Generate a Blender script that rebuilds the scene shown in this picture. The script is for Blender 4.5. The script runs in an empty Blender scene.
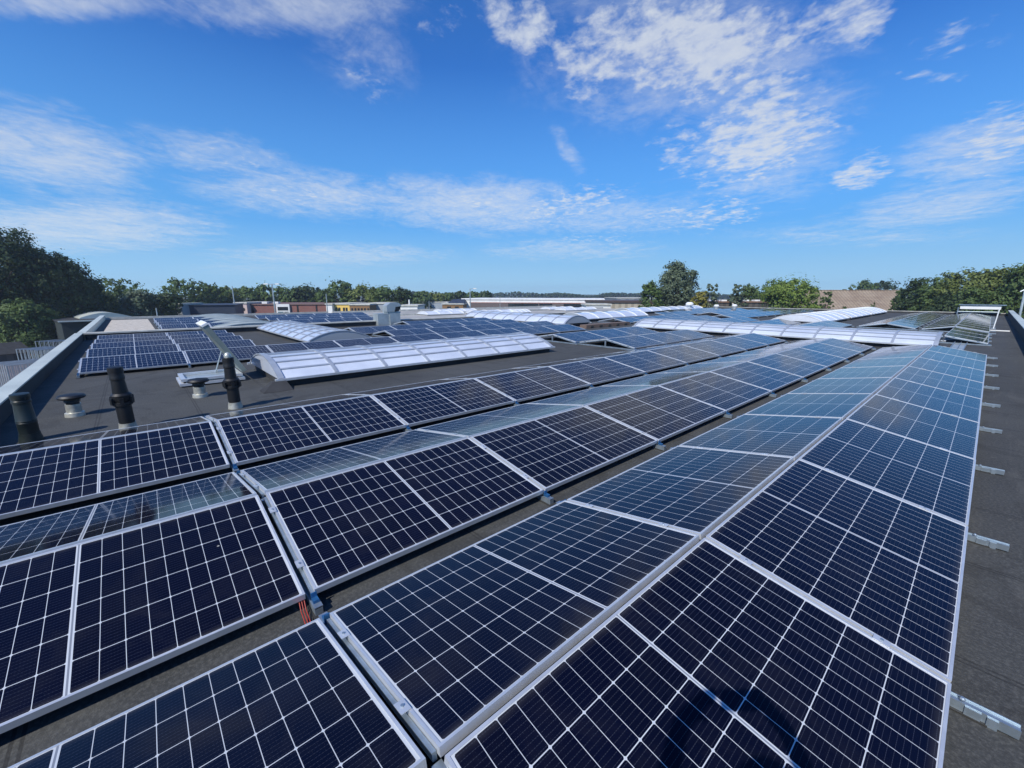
import bpy, math, random
from mathutils import Vector, Matrix
random.seed(7)
S = bpy.context.scene
COL = S.collection
R_ = math.radians

# ------------------------------------------------------------------ camera
FPX = 419.52
CAM = Vector((0.9015, -0.5083, 1.649))
RT = Vector((0.66514299, 0.74671537, 0.00097757))
UP = Vector((-0.15790231, 0.13937301, 0.97756945))
FW = Vector((-0.72982989, 0.65037782, -0.21061106))
cd = bpy.data.cameras.new('camera')
cam = bpy.data.objects.new('camera', cd)
COL.objects.link(cam)
cd.sensor_width = 36.0
cd.lens = FPX / 1024 * 36
cd.clip_start = 0.02
cd.clip_end = 6000
M = Matrix((RT, UP, -FW)).transposed().to_4x4()
M.translation = CAM
cam.matrix_world = M
S.camera = cam
HEAD = Vector((FW.x, FW.y, 0)).normalized()
SIDE = Vector((HEAD.y, -HEAD.x, 0))

# ------------------------------------------------------------------ light
SUN_EL = R_(43.7)
SUN_AZ = R_(16.7)             # the sun stands this far from -Y towards +X
sdir = Vector((math.cos(SUN_EL) * math.sin(SUN_AZ), -math.cos(SUN_EL) * math.cos(SUN_AZ), math.sin(SUN_EL)))
ld = bpy.data.lights.new('sun', 'SUN')
ld.energy = 4.9
ld.angle = R_(0.5)
ld.color = (1.0, 0.945, 0.85)
lo = bpy.data.objects.new('sun', ld)
COL.objects.link(lo)
lo.rotation_euler = sdir.to_track_quat('Z', 'Y').to_euler()
S.view_settings.view_transform = 'Standard'
S.view_settings.look = 'None'
S.view_settings.exposure = 0.0
S.view_settings.gamma = 1.0
S.cycles.max_bounces = 6

W = bpy.data.worlds.new('World')
S.world = W
W.use_nodes = True


class NT:
    """small helper round a node tree"""
    def __init__(s, nt):
        s.nt = nt
        nt.nodes.clear()

    def n(s, t, **k):
        a = s.nt.nodes.new(t)
        for q, v in k.items():
            setattr(a, q, v)
        return a

    def l(s, a, b):
        s.nt.links.new(a, b)

    def put(s, sock, v):
        if isinstance(v, bpy.types.NodeSocket):
            s.l(v, sock)
        else:
            sock.default_value = v

    def m(s, op, a, b=0.0, c=0.0, clamp=False):
        x = s.n('ShaderNodeMath', operation=op, use_clamp=clamp)
        s.put(x.inputs[0], a)
        s.put(x.inputs[1], b)
        s.put(x.inputs[2], c)
        return x.outputs[0]

    def mix(s, f, a, b):
        x = s.n('ShaderNodeMix', data_type='RGBA')
        s.put(x.inputs[0], f)
        s.put(x.inputs[6], a if isinstance(a, bpy.types.NodeSocket) else (*a, 1))
        s.put(x.inputs[7], b if isinstance(b, bpy.types.NodeSocket) else (*b, 1))
        return x.outputs[2]

    def ramp(s, f, lo_, hi, smooth=True):
        x = s.n('ShaderNodeMapRange', interpolation_type='SMOOTHSTEP' if smooth else 'LINEAR')
        s.put(x.inputs[0], f)
        s.put(x.inputs[1], lo_)
        s.put(x.inputs[2], hi)
        return x.outputs[0]

    def noise(s, vec, scale, detail=4, rough=0.5, dist=0.0):
        x = s.n('ShaderNodeTexNoise')
        if vec is not None:
            s.l(vec, x.inputs['Vector'])
        x.inputs['Scale'].default_value = scale
        x.inputs['Detail'].default_value = detail
        x.inputs['Roughness'].default_value = rough
        x.inputs['Distortion'].default_value = dist
        return x.outputs[0]


def sky_world():
    t = NT(W.node_tree)
    out = t.n('ShaderNodeOutputWorld')
    bg = t.n('ShaderNodeBackground')
    t.l(bg.outputs[0], out.inputs[0])
    sky = t.n('ShaderNodeTexSky', sky_type='NISHITA')
    sky.sun_disc = False
    sky.sun_elevation = SUN_EL
    sky.sun_rotation = math.pi - SUN_AZ
    sky.altitude = 0
    sky.air_density = 1.0
    sky.dust_density = 0.35
    sky.ozone_density = 3.0
    vm = t.n('ShaderNodeVectorMath', operation='MULTIPLY')
    t.l(sky.outputs[0], vm.inputs[0])
    vm.inputs[1].default_value = (.40, 1.07, 1.95)
    tc = t.n('ShaderNodeTexCoord')
    g = tc.outputs['Generated']

    def dot(v):
        x = t.n('ShaderNodeVectorMath', operation='DOT_PRODUCT')
        t.l(g, x.inputs[0])
        x.inputs[1].default_value = v
        return x.outputs['Value']
    a, b, z = dot(SIDE), dot(HEAD), dot((0, 0, 1))
    bb = t.m('MAXIMUM', b, 0.05)
    s_ = t.m('DIVIDE', a, bb)
    t_ = t.m('DIVIDE', z, bb)
    zz = t.m('ADD', t.m('MAXIMUM', z, 0.0), 0.06)
    cv = t.n('ShaderNodeCombineXYZ')
    t.l(t.m('DIVIDE', a, zz), cv.inputs[0])
    t.l(t.m('DIVIDE', b, zz), cv.inputs[1])
    P = cv.outputs[0]

    def mapped(sx, sy, rot=0.0):
        m = t.n('ShaderNodeMapping')
        t.l(P, m.inputs[0])
        m.inputs['Scale'].default_value = (sx, sy, 1)
        m.inputs['Rotation'].default_value = (0, 0, rot)
        return m.outputs[0]

    def st(px, py):
        u, v = (px - 512) / FPX, (384 - py) / FPX
        d = FW + u * RT + v * UP
        return d.dot(SIDE) / d.dot(HEAD), d.z / d.dot(HEAD)

    def blob(px, py, rx, ry, ang, k):
        """soft elliptic region of the sky (a direction, sizes as angles' tangents)"""
        cx, cy = st(px, py)
        rx, ry = rx / FPX, ry / FPX
        ca, sa = math.cos(R_(ang)), math.sin(R_(ang))
        dx, dy = t.m('SUBTRACT', s_, cx), t.m('SUBTRACT', t_, cy)
        p = t.m('DIVIDE', t.m('ADD', t.m('MULTIPLY', dx, ca), t.m('MULTIPLY', dy, sa)), rx)
        q = t.m('DIVIDE', t.m('SUBTRACT', t.m('MULTIPLY', dy, ca), t.m('MULTIPLY', dx, sa)), ry)
        r = t.m('SQRT', t.m('ADD', t.m('MULTIPLY', p, p), t.m('MULTIPLY', q, q)))
        return t.m('MULTIPLY', t.ramp(r, 1.25, 0.15), k)

    def add(L):
        x = L[0]
        for y in L[1:]:
            x = t.m('MAXIMUM', x, y)
        return x
    # puffy, broken cirrocumulus
    puffs = add([blob(690, 45, 165, 75, -8, 1.0), blob(765, 130, 105, 75, 25, 1.0), blob(520, 18, 56, 46, -20, .9),
                 blob(862, 172, 50, 26, 15, .85), blob(600, 50, 70, 60, 30, .95), blob(840, 20, 80, 50, 20, .85),
                 blob(690, 150, 60, 40, 0, .72), blob(570, 205, 110, 26, 10, .8), blob(360, 60, 70, 55, -40, .55),
                 blob(1000, 140, 90, 44, 12, .9), blob(690, 218, 120, 22, 0, .72), blob(590, 240, 90, 16, 0, .62),
                 blob(950, 40, 110, 34, 5, .60), blob(930, 75, 50, 14, 0, .6), blob(440, 20, 70, 30, 0, .55),
                 blob(480, 205, 110, 26, 0, .75), blob(220, 155, 110, 22, -10, .62), blob(300, 195, 110, 22, -4, .72), blob(730, 205, 60, 16, 0, .7)])
    # thin streaked veils
    veils = add([blob(40, 150, 130, 48, -10, .95), blob(70, 225, 190, 34, 0, .95), blob(210, 155, 120, 30, -10, .7),
                 blob(300, 192, 170, 30, -4, .8), blob(480, 205, 150, 34, -3, .95), blob(330, 255, 160, 16, 0, .75),
                 blob(570, 250, 130, 16, 0, .6), blob(940, 205, 140, 26, 10, .8), blob(980, 150, 110, 40, 14, .8),
                 blob(290, 6, 150, 30, 0, .8), blob(60, 0, 140, 22, 0, .9), blob(690, 50, 200, 85, 0, .75),
                 blob(770, 135, 110, 85, 20, .75), blob(270, 270, 130, 12, 0, .6), blob(568, 150, 36, 12, -55, .62),
                 blob(600, 215, 170, 26, 0, .7), blob(20, 100, 110, 12, -10, .4), blob(850, 235, 200, 16, 0, .5), blob(360, 50, 80, 50, -40, .5)])
    n1 = t.noise(mapped(8.5, 6.5, .6), 1.0, 5, .58, .25)
    n2 = t.noise(mapped(1.8, 1.8), 1.0, 3, .5)
    n3 = t.noise(mapped(3.2, 2.4, -.35), 1.0, 7, .66, .9)
    n4 = t.noise(mapped(20.0, 17.0, .6), 1.0, 3, .6, .2)
    nn = t.m('ADD', t.m('MULTIPLY', n1, .72), t.m('ADD', t.m('MULTIPLY', n4, .34), t.m('MULTIPLY', n2, .22)))
    d1 = t.m('MULTIPLY', t.ramp(t.m('ADD', nn, t.m('MULTIPLY', puffs, .50)), .89, 1.22), t.ramp(puffs, .02, .3))
    nv = t.m('ADD', t.m('MULTIPLY', n3, .7), t.m('ADD', t.m('MULTIPLY', n1, .22), t.m('MULTIPLY', n4, .20)))
    d2 = t.m('MULTIPLY', t.ramp(t.m('ADD', nv, t.m('MULTIPLY', veils, .5)), .64, 1.2), t.ramp(veils, .0, .45))
    den = t.m('MAXIMUM', t.m('MULTIPLY', d1, .88), t.m('MULTIPLY', d2, .70))
    den = t.m('MULTIPLY', t.m('MULTIPLY', den, t.ramp(t_, .01, .09)), t.m('ADD', .78, t.m('MULTIPLY', n4, .42)))
    cloud = t.mix(t.ramp(t_, .05, .45), (8.6, 9.3, 10.2), (7.3, 8.0, 9.2))
    low = t.mix(t.ramp(z, 0.0, .14, False), (4.7, 8.1, 10.9), (1.7, 5.05, 10.0))
    base = t.mix(t.ramp(z, .06, .42, False), low, vm.outputs[0])
    final = t.mix(den, base, cloud)
    t.l(final, bg.inputs[0])
    bg.inputs[1].default_value = 0.085


sky_world()

# ------------------------------------------------------------------ materials


def mat(name):
    m = bpy.data.materials.new(name)
    m.use_nodes = True
    t = NT(m.node_tree)
    o = t.n('ShaderNodeOutputMaterial')
    b = t.n('ShaderNodeBsdfPrincipled')
    t.l(b.outputs[0], o.inputs[0])
    return m, t, b


def simple(name, col, rough=.6, metal=0.0, var=.12, scale=6.0, bump=0.0, coord='Object', spec=.5):
    m, t, b = mat(name)
    tc = t.n('ShaderNodeTexCoord')
    n = t.noise(tc.outputs[coord], scale, 5, .6)
    lo_ = tuple(c * (1 - var) for c in col)
    hi = tuple(min(1, c * (1 + var)) for c in col)
    t.l(t.mix(t.ramp(n, .3, .7), lo_, hi), b.inputs['Base Color'])
    b.inputs['Metallic'].default_value = metal
    t.l(t.m('ADD', t.m('MULTIPLY', n, .2), rough - .1), b.inputs['Roughness'])
    b.inputs['Specular IOR Level'].default_value = spec
    if bump:
        bp = t.n('ShaderNodeBump')
        bp.inputs['Strength'].default_value = bump
        bp.inputs['Distance'].default_value = .01
        t.l(t.noise(tc.outputs[coord], scale * 8, 4, .6), bp.inputs['Height'])
        t.l(bp.outputs[0], b.inputs['Normal'])
    return m


PL, PW, PT = 1.755, 1.038, .035        # a panel: length, width, frame height


def make_cells():
    m, t, b = mat('photovoltaic_cells')
    tc = t.n('ShaderNodeTexCoord')
    sp = t.n('ShaderNodeSeparateXYZ')
    t.l(tc.outputs['Object'], sp.inputs[0])
    x, y = sp.outputs[0], sp.outputs[1]
    cx = 0.1685
    u = t.m('ADD', t.m('DIVIDE', x, cx), 3.0)               # 0..6 across
    cy = 0.0848
    ay = t.m('ABSOLUTE', y)
    v = t.m('DIVIDE', t.m('SUBTRACT', ay, .0085), cy)        # 0..10 on each half
    fu = t.m('MULTIPLY', t.m('SUBTRACT', .5, t.m('ABSOLUTE', t.m('SUBTRACT', t.m('FRACT', u), .5))), cx)
    fv = t.m('MULTIPLY', t.m('SUBTRACT', .5, t.m('ABSOLUTE', t.m('SUBTRACT', t.m('FRACT', v), .5))), cy)
    lu = t.m('LESS_THAN', fu, .0017)
    lv = t.m('LESS_THAN', fv, .0012)
    mid = t.m('LESS_THAN', ay, .0085)
    # outside the cell field
    out1 = t.m('GREATER_THAN', t.m('ABSOLUTE', x), 3 * cx - .001)
    out2 = t.m('GREATER_THAN', ay, .0085 + 10 * cy - .001)
    dia = t.m('LESS_THAN', t.m('ADD', fu, fv), .0078)
    line = lu
    for q in (lv, mid, out1, out2, dia):
        line = t.m('MAXIMUM', line, q)
    # the white backing between two strings of the middle gap
    band = t.m('LESS_THAN', ay, .0035)
    # fine busbars, along the panel
    fb = t.m('FRACT', t.m('MULTIPLY', u, 9.0))
    bus = t.m('LESS_THAN', t.m('ABSOLUTE', t.m('SUBTRACT', fb, .5)), .045)
    oi = t.n('ShaderNodeObjectInfo')
    rnd = oi.outputs['Random']
    n = t.noise(tc.outputs['Object'], 1.6, 3, .5)
    # every cell a slightly different blue
    wn = t.n('ShaderNodeTexWhiteNoise', noise_dimensions='3D')
    cb = t.n('ShaderNodeCombineXYZ')
    t.l(t.m('FLOOR', u), cb.inputs[0])
    t.l(t.m('FLOOR', t.m('DIVIDE', y, cy * 2)), cb.inputs[1])
    t.l(rnd, cb.inputs[2])
    t.l(cb.outputs[0], wn.inputs[0])
    c = t.mix(rnd, (.0024, .0030, .0120), (.0028, .0040, .0165))
    c = t.mix(t.m('MULTIPLY', wn.outputs[0], .45), c, (.0020, .0024, .0080))
    dots = t.m('ADD', .35, t.m('MULTIPLY', .65, t.m('LESS_THAN', t.m('FRACT', t.m('DIVIDE', y, .0106)), .5)))
    c = t.mix(t.m('MULTIPLY', t.m('MULTIPLY', bus, .6), dots), c, (.050, .056, .080))
    back = t.mix(band, (.52, .55, .58), (.20, .22, .26))
    c = t.mix(line, c, back)
    off = t.n('ShaderNodeVectorMath', operation='ADD')
    t.l(tc.outputs['Object'], off.inputs[0])
    cr = t.n('ShaderNodeCombineXYZ')
    t.l(t.m('MULTIPLY', rnd, 90.0), cr.inputs[0])
    t.l(t.m('MULTIPLY', rnd, 37.0), cr.inputs[1])
    t.l(cr.outputs[0], off.inputs[1])
    ov = off.outputs[0]
    dust = t.m('MULTIPLY', t.ramp(t.noise(ov, 3.0, 7, .72, .6), .42, .80), .022)
    edge = t.m('MULTIPLY', t.ramp(t.m('ABSOLUTE', x), .47, .51), t.m('MULTIPLY', t.noise(ov, 14.0, 4, .6), .12))
    c = t.mix(t.m('ADD', dust, edge), c, (.34, .32, .28))
    vo = t.n('ShaderNodeTexVoronoi', feature='F1')
    t.l(ov, vo.inputs['Vector'])
    vo.inputs['Scale'].default_value = 3.2
    sep = t.n('ShaderNodeSeparateXYZ')
    t.l(vo.outputs['Color'], sep.inputs[0])
    spot = t.m('MULTIPLY', t.m('LESS_THAN', t.m('ADD', vo.outputs['Distance'], t.m('MULTIPLY', t.noise(ov, 60, 2, .6), .02)), .030), t.m('GREATER_THAN', sep.outputs[0], .86))
    c = t.mix(t.m('MULTIPLY', spot, .6), c, (.5, .48, .42))
    t.l(c, b.inputs['Base Color'])
    b.inputs['Roughness'].default_value = .62
    b.inputs['Specular IOR Level'].default_value = .0
    b.inputs['Coat Weight'].default_value = 1.0
    t.l(t.m('ADD', t.m('MULTIPLY', t.noise(ov, 2.5, 5, .7), .12), .02), b.inputs['Coat Roughness'])
    b.inputs['Coat IOR'].default_value = 1.26
    bp = t.n('ShaderNodeBump')
    bp.inputs['Strength'].default_value = .05
    bp.inputs['Distance'].default_value = .004
    t.l(t.noise(tc.outputs['Object'], 2.2, 2, .5), bp.inputs['Height'])
    t.l(bp.outputs[0], b.inputs['Coat Normal'])
    return m


M_CELL = make_cells()
M_ALU = simple('anodised_aluminium', (.66, .68, .70), .38, .55, .06, 9)
M_RAIL = simple('galvanised_steel', (.33, .40, .46), .42, .7, .14, 14)
M_BACK = simple('white_backsheet', (.55, .55, .55), .7)
M_BLUE = simple('blue_protective_film', (.03, .13, .30), .35, .3, .3, 20)
M_RED = simple('red_cable', (.30, .03, .02), .5)
M_PAD = simple('dark_rubber_pad', (.035, .034, .032), .6)
M_BLACK = simple('black_plastic', (.007, .0075, .009), .5, 0, .3, 8, .1)
M_BLACK2 = simple('dark_green_black_plastic', (.012, .019, .019), .45, 0, .3, 8)
M_ZINC = simple('zinc_sleeve', (.50, .50, .44), .42, .55, .25, 12)
M_LEAD = simple('light_flashing', (.46, .46, .42), .7, 0, .18, 3)
M_COPING = simple('pale_green_coping', (.56, .60, .54), .45, .25, .1, 1.2)
M_VAULT = None
M_WHITE = simple('white_polycarbonate', (.58, .62, .68), .28, 0, .06, 1.5)
M_WHITE2 = simple('white_paint', (.72, .73, .72), .5, 0, .08, 1.0)
M_VBAR = simple('grey_glazing_bar', (.36, .40, .46), .4, .3, .08, 5)
M_DARK = simple('dark_bitumen_upstand', (.030, .031, .033), .85, 0, .3, 3, .3)
M_GREYM = simple('grey_sheet_metal', (.42, .47, .48), .4, .5, .15, 2)
M_PERSON = simple('dark_navy_cloth', (.03, .035, .06), .9, 0, .2, 12, .3)
M_SKIN = simple('skin', (.50, .30, .21), .5, 0, .08, 12)
M_HAIR = simple('brown_hair', (.05, .03, .018), .7)
M_PHONE = simple('black_phone', (.01, .01, .01), .2)


def poly_mat():
    """milky polycarbonate of the barrel vaults"""
    m, t, b = mat('milky_multiwall_glazing')
    tc = t.n('ShaderNodeTexCoord')
    n = t.noise(tc.outputs['Object'], 1.3, 4, .55)
    t.l(t.mix(t.ramp(n, .3, .7), (.48, .53, .62), (.60, .65, .73)), b.inputs['Base Color'])
    b.inputs['Roughness'].default_value = .35
    b.inputs['Coat Weight'].default_value = .8
    b.inputs['Coat Roughness'].default_value = .12
    return m


M_VAULT = poly_mat()


def pane_mat(name, col, rough=.12):
    m, t, b = mat(name)
    b.inputs['Base Color'].default_value = (*col, 1)
    b.inputs['Roughness'].default_value = rough
    b.inputs['Coat Weight'].default_value = 1
    return m


M_GLASS = pane_mat('dark_window_glass', (.02, .025, .03))
M_CLEAR = pane_mat('grey_translucent_end_pane', (.30, .34, .38), .3)


def roof_mat():
    m, t, b = mat('roof_membrane')
    tc = t.n('ShaderNodeTexCoord')
    g = tc.outputs['Object']
    mp = t.n('ShaderNodeMapping')
    mp.inputs['Scale'].default_value = (2.2, .35, 1)
    t.l(g, mp.inputs[0])
    big = t.noise(g, .35, 5, .6)
    fine = t.noise(g, 55, 4, .75)
    wear = t.noise(mp.outputs[0], 1.6, 7, .68, 1.0)
    sp = t.n('ShaderNodeSeparateXYZ')
    t.l(g, sp.inputs[0])
    c = t.mix(t.ramp(big, .3, .7), (.031, .033, .034), (.055, .058, .058))
    c = t.mix(t.m('MULTIPLY', t.ramp(wear, .50, .68), .6), c, (.080, .081, .078))
    c = t.mix(t.m('MULTIPLY', t.ramp(fine, .42, .68), .55), c, (.118, .120, .116))
    # lap seams of the sheets every metre, running along X
    fy = t.m('ABSOLUTE', t.m('SUBTRACT', t.m('FRACT', t.m('DIVIDE', sp.outputs[1], 1.06)), .5))
    wob = t.m('MULTIPLY', t.noise(g, 2.0, 3, .5), .012)
    seam = t.m('LESS_THAN', t.m('ABSOLUTE', t.m('SUBTRACT', fy, t.m('ADD', wob, .48))), .006)
    c = t.mix(t.m('MULTIPLY', seam, .55), c, (.015, .015, .016))
    patch = t.ramp(t.noise(g, 1.1, 6, .7, 1.5), .54, .60)
    c = t.mix(t.m('MULTIPLY', patch, .35), c, (.022, .022, .021))
    spots = t.ramp(t.noise(g, 9, 3, .5), .70, .76)
    c = t.mix(t.m('MULTIPLY', spots, .35), c, (.15, .145, .13))
    t.l(c, b.inputs['Base Color'])
    b.inputs['Roughness'].default_value = .86
    b.inputs['Specular IOR Level'].default_value = .35
    bp = t.n('ShaderNodeBump')
    bp.inputs['Strength'].default_value = .5
    bp.inputs['Distance'].default_value = .006
    t.l(t.m('ADD', fine, t.m('MULTIPLY', wear, 1.2)), bp.inputs['Height'])
    t.l(bp.outputs[0], b.inputs['Normal'])
    return m


M_ROOF = roof_mat()
M_ROOFW = simple('light_grey_roofing', (.34, .335, .32), .9, 0, .25, .35, .2)
M_GRAVEL = simple('beige_ballast_gravel', (.46, .42, .36), .95, 0, .22, 5, .6)
M_GROUND = simple('grass_and_soil', (.060, .075, .035), .95, 0, .4, .05)
M_PAVE = simple('purple_grey_paving', (.17, .15, .155), .9, 0, .2, .8)
M_BRICK = None


def brick_mat(name, a, b_, mortar, sc=1.0):
    m, t, b = mat(name)
    tc = t.n('ShaderNodeTexCoord')
    sp = t.n('ShaderNodeSeparateXYZ')
    t.l(tc.outputs['Object'], sp.inputs[0])
    cb = t.n('ShaderNodeCombineXYZ')
    t.l(t.m('ADD', sp.outputs[0], sp.outputs[1]), cb.inputs[0])
    t.l(sp.outputs[2], cb.inputs[1])
    br = t.n('ShaderNodeTexBrick')
    t.l(cb.outputs[0], br.inputs[0])
    br.inputs['Scale'].default_value = sc
    br.inputs['Color1'].default_value = (*a, 1)
    br.inputs['Color2'].default_value = (*b_, 1)
    br.inputs['Mortar'].default_value = (*mortar, 1)
    br.inputs['Mortar Size'].default_value = .02
    br.inputs['Brick Width'].default_value = .45
    br.inputs['Row Height'].default_value = .16
    t.l(br.outputs[0], b.inputs['Base Color'])
    b.inputs['Roughness'].default_value = .9
    return m


M_BRICK = brick_mat('red_brick', (.22, .075, .055), (.17, .06, .05), (.24, .16, .14))
M_PINK = simple('pale_pink_render', (.52, .42, .40), .9)
M_YEL = simple('yellow_render', (.72, .50, .13), .8)
M_BROWN = simple('brown_brick', (.22, .13, .06), .9)
M_NAVY = simple('dark_blue_cladding', (.028, .038, .062), .6, 0, .1, .5)
M_GREYC = simple('grey_cladding', (.30, .34, .38), .6, .2, .12, .3)
M_REDROOF = simple('red_orange_awning', (.50, .10, .05), .7)


def stripes_mat(name, a, b_, period, axis=0, duty=.5, rough=.7, along=None):
    m, t, b = mat(name)
    tc = t.n('ShaderNodeTexCoord')
    sp = t.n('ShaderNodeSeparateXYZ')
    t.l(tc.outputs['Object'], sp.inputs[0])
    f = t.m('FRACT', t.m('DIVIDE', sp.outputs[axis], period))
    s = t.m('LESS_THAN', f, duty)
    n = t.noise(tc.outputs['Object'], 1.1, 5, .65)
    c = t.mix(s, a, b_)
    c = t.mix(t.m('MULTIPLY', t.ramp(n, .4, .75), .4), c, tuple(x * .6 for x in a))
    t.l(c, b.inputs['Base Color'])
    b.inputs['Roughness'].default_value = rough
    return m


M_TAN = stripes_mat('tan_board_cladding', (.46, .41, .32), (.33, .29, .22), 1.15, 0, .45)
M_DKCLAD = stripes_mat('dark_board_cladding', (.10, .09, .08), (.06, .055, .05), .9, 0, .5)


def tile_mat():
    m, t, b = mat('weathered_roof_tiles')
    tc = t.n('ShaderNodeTexCoord')
    sp = t.n('ShaderNodeSeparateXYZ')
    t.l(tc.outputs['Object'], sp.inputs[0])
    fx = t.m('ABSOLUTE', t.m('SUBTRACT', t.m('FRACT', t.m('DIVIDE', sp.outputs[0], .50)), .5))
    fz = t.m('FRACT', t.m('DIVIDE', sp.outputs[2], .21))
    n = t.noise(tc.outputs['Object'], .5, 6, .7)
    n2 = t.noise(tc.outputs['Object'], 4.5, 3, .6)
    c = t.mix(t.ramp(n, .3, .7), (.25, .185, .13), (.36, .29, .21))
    c = t.mix(t.m('MULTIPLY', t.ramp(n2, .5, .7), .5), c, (.12, .09, .07))
    c = t.mix(t.m('MULTIPLY', t.m('LESS_THAN', fz, .28), .55), c, (.06, .045, .035))
    c = t.mix(t.m('MULTIPLY', t.m('LESS_THAN', fx, .10), .55), c, (.07, .05, .04))
    t.l(c, b.inputs['Base Color'])
    b.inputs['Roughness'].default_value = .9
    return m


M_TILE = tile_mat()


def leaf_mat(name, a, b_, sc=.5):
    m, t, b = mat(name)
    geo = t.n('ShaderNodeNewGeometry')
    tc = t.n('ShaderNodeTexCoord')
    n = t.noise(tc.outputs['Object'], sc, 3, .6)
    r = geo.outputs['Random Per Island']
    c = t.mix(t.m('ADD', t.m('MULTIPLY', r, .6), t.m('MULTIPLY', n, .4)), a, b_)
    t.l(c, b.inputs['Base Color'])
    b.inputs['Roughness'].default_value = .6
    b.inputs['Specular IOR Level'].default_value = .25
    o = [x for x in m.node_tree.nodes if x.type == 'OUTPUT_MATERIAL'][0]
    tr = t.n('ShaderNodeBsdfTranslucent')
    t.l(c, tr.inputs[0])
    ms = t.n('ShaderNodeMixShader')
    ms.inputs[0].default_value = .22
    t.l(b.outputs[0], ms.inputs[1])
    t.l(tr.outputs[0], ms.inputs[2])
    t.l(ms.outputs[0], o.inputs[0])
    return m


LEAF = {
    'dark': leaf_mat('dark_green_leaves', (.018, .040, .016), (.060, .092, .030)),
    'mid': leaf_mat('mid_green_leaves', (.036, .074, .020), (.125, .180, .050)),
    'bright': leaf_mat('bright_green_leaves', (.07, .125, .022), (.21, .28, .055)),
    'grey': leaf_mat('grey_green_leaves', (.055, .085, .050), (.155, .195, .115)),
    'yellow': leaf_mat('yellow_green_leaves', (.11, .12, .025), (.34, .30, .07)),
    'olive': leaf_mat('olive_green_leaves', (.065, .095, .022), (.20, .24, .065)),
}
M_BARK = simple('bark', (.07, .055, .04), .95, 0, .3, 4)

# ------------------------------------------------------------------ mesh building


class MB:
    def __init__(s):
        s.v, s.f, s.mi, s.mats = [], [], [], []

    def mid(s, m):
        if m not in s.mats:
            s.mats.append(m)
        return s.mats.index(m)

    def quad(s, pts, m):
        n = len(s.v)
        s.v += [tuple(p) for p in pts]
        s.f.append(tuple(range(n, n + len(pts))))
        s.mi.append(s.mid(m))

    def box(s, lo_, hi, m, T=None):
        x0, y0, z0 = lo_
        x1, y1, z1 = hi
        c = [(x0, y0, z0), (x1, y0, z0), (x1, y1, z0), (x0, y1, z0), (x0, y0, z1), (x1, y0, z1), (x1, y1, z1), (x0, y1, z1)]
        s.hexa(c, m, T)

    def hexa(s, c, m, T=None):
        if T is not None:
            c = [tuple(T @ Vector(p)) for p in c]
        n = len(s.v)
        s.v += [tuple(p) for p in c]
        for q in ((0, 3, 2, 1), (4, 5, 6, 7), (0, 1, 5, 4), (1, 2, 6, 5), (2, 3, 7, 6), (3, 0, 4, 7)):
            s.f.append(tuple(n + i for i in q))
            s.mi.append(s.mid(m))

    def bar(s, a, b, w, h, m, up=(0, 0, 1)):
        a, b = Vector(a), Vector(b)
        d = (b - a).normalized()
        sd = d.cross(Vector(up))
        if sd.length < 1e-4:
            sd = d.cross(Vector((0, 1, 0)))
        sd.normalize()
        u = sd.cross(d)
        c = []
        for p in (a, b):
            c.append([p - sd * w / 2 - u * h / 2, p + sd * w / 2 - u * h / 2, p + sd * w / 2 + u * h / 2, p - sd * w / 2 + u * h / 2])
        s.hexa([*c[0], *c[1]], m)

    def lathe(s, prof, m, seg=20, T=None, cap=True):
        """prof: (r, z) list; m: one material or one per ring"""
        n = len(s.v)
        for r, z in prof:
            for k in range(seg):
                a = 2 * math.pi * k / seg
                p = Vector((r * math.cos(a), r * math.sin(a), z))
                s.v.append(tuple(T @ p if T is not None else p))
        for i in range(len(prof) - 1):
            mm = m[i] if isinstance(m, (list, tuple)) else m
            for k in range(seg):
                k2 = (k + 1) % seg
                s.f.append((n + i * seg + k, n + i * seg + k2, n + (i + 1) * seg + k2, n + (i + 1) * seg + k))
                s.mi.append(s.mid(mm))
        if cap:
            mm = m[-1] if isinstance(m, (list, tuple)) else m
            s.f.append(tuple(n + (len(prof) - 1) * seg + k for k in range(seg)))
            s.mi.append(s.mid(mm))
            s.f.append(tuple(n + k for k in reversed(range(seg))))
            s.mi.append(s.mid(m[0] if isinstance(m, (list, tuple)) else m))

    def tube(s, pts, r, m, seg=8):
        for a, b in zip(pts[:-1], pts[1:]):
            a, b = Vector(a), Vector(b)
            d = b - a
            T = Matrix.Translation(a) @ d.to_track_quat('Z', 'Y').to_matrix().to_4x4()
            s.lathe([(r, 0), (r, d.length)], m, seg, T)

    def mesh(s, name, smooth=False):
        me = bpy.data.meshes.new(name)
        me.from_pydata(s.v, [], s.f)
        for m in s.mats:
            me.materials.append(m)
        me.polygons.foreach_set('material_index', s.mi)
        if smooth:
            me.polygons.foreach_set('use_smooth', [True] * len(s.f))
            try:
                me.set_sharp_from_angle(angle=R_(35))
            except Exception:
                pass
        me.update()
        return me

    def build(s, name, parent=None, smooth=False):
        return link(name, s.mesh(name, smooth), parent)


def link(name, data, parent=None):
    o = bpy.data.objects.new(name, data)
    COL.objects.link(o)
    if parent is not None:
        o.parent = parent
    return o


def tag(o, label, cat, group=None):
    o['label'] = label
    o['category'] = cat
    if group:
        o['group'] = group
    return o


def thing(name, label, cat, loc=(0, 0, 0), rz=0.0, group=None):
    o = bpy.data.objects.new(name, None)
    o.empty_display_size = .1
    COL.objects.link(o)
    o.location = loc
    o.rotation_euler = (0, 0, rz)
    return tag(o, label, cat, group)


def struct(o, kind='structure'):
    o['kind'] = kind
    return o


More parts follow.
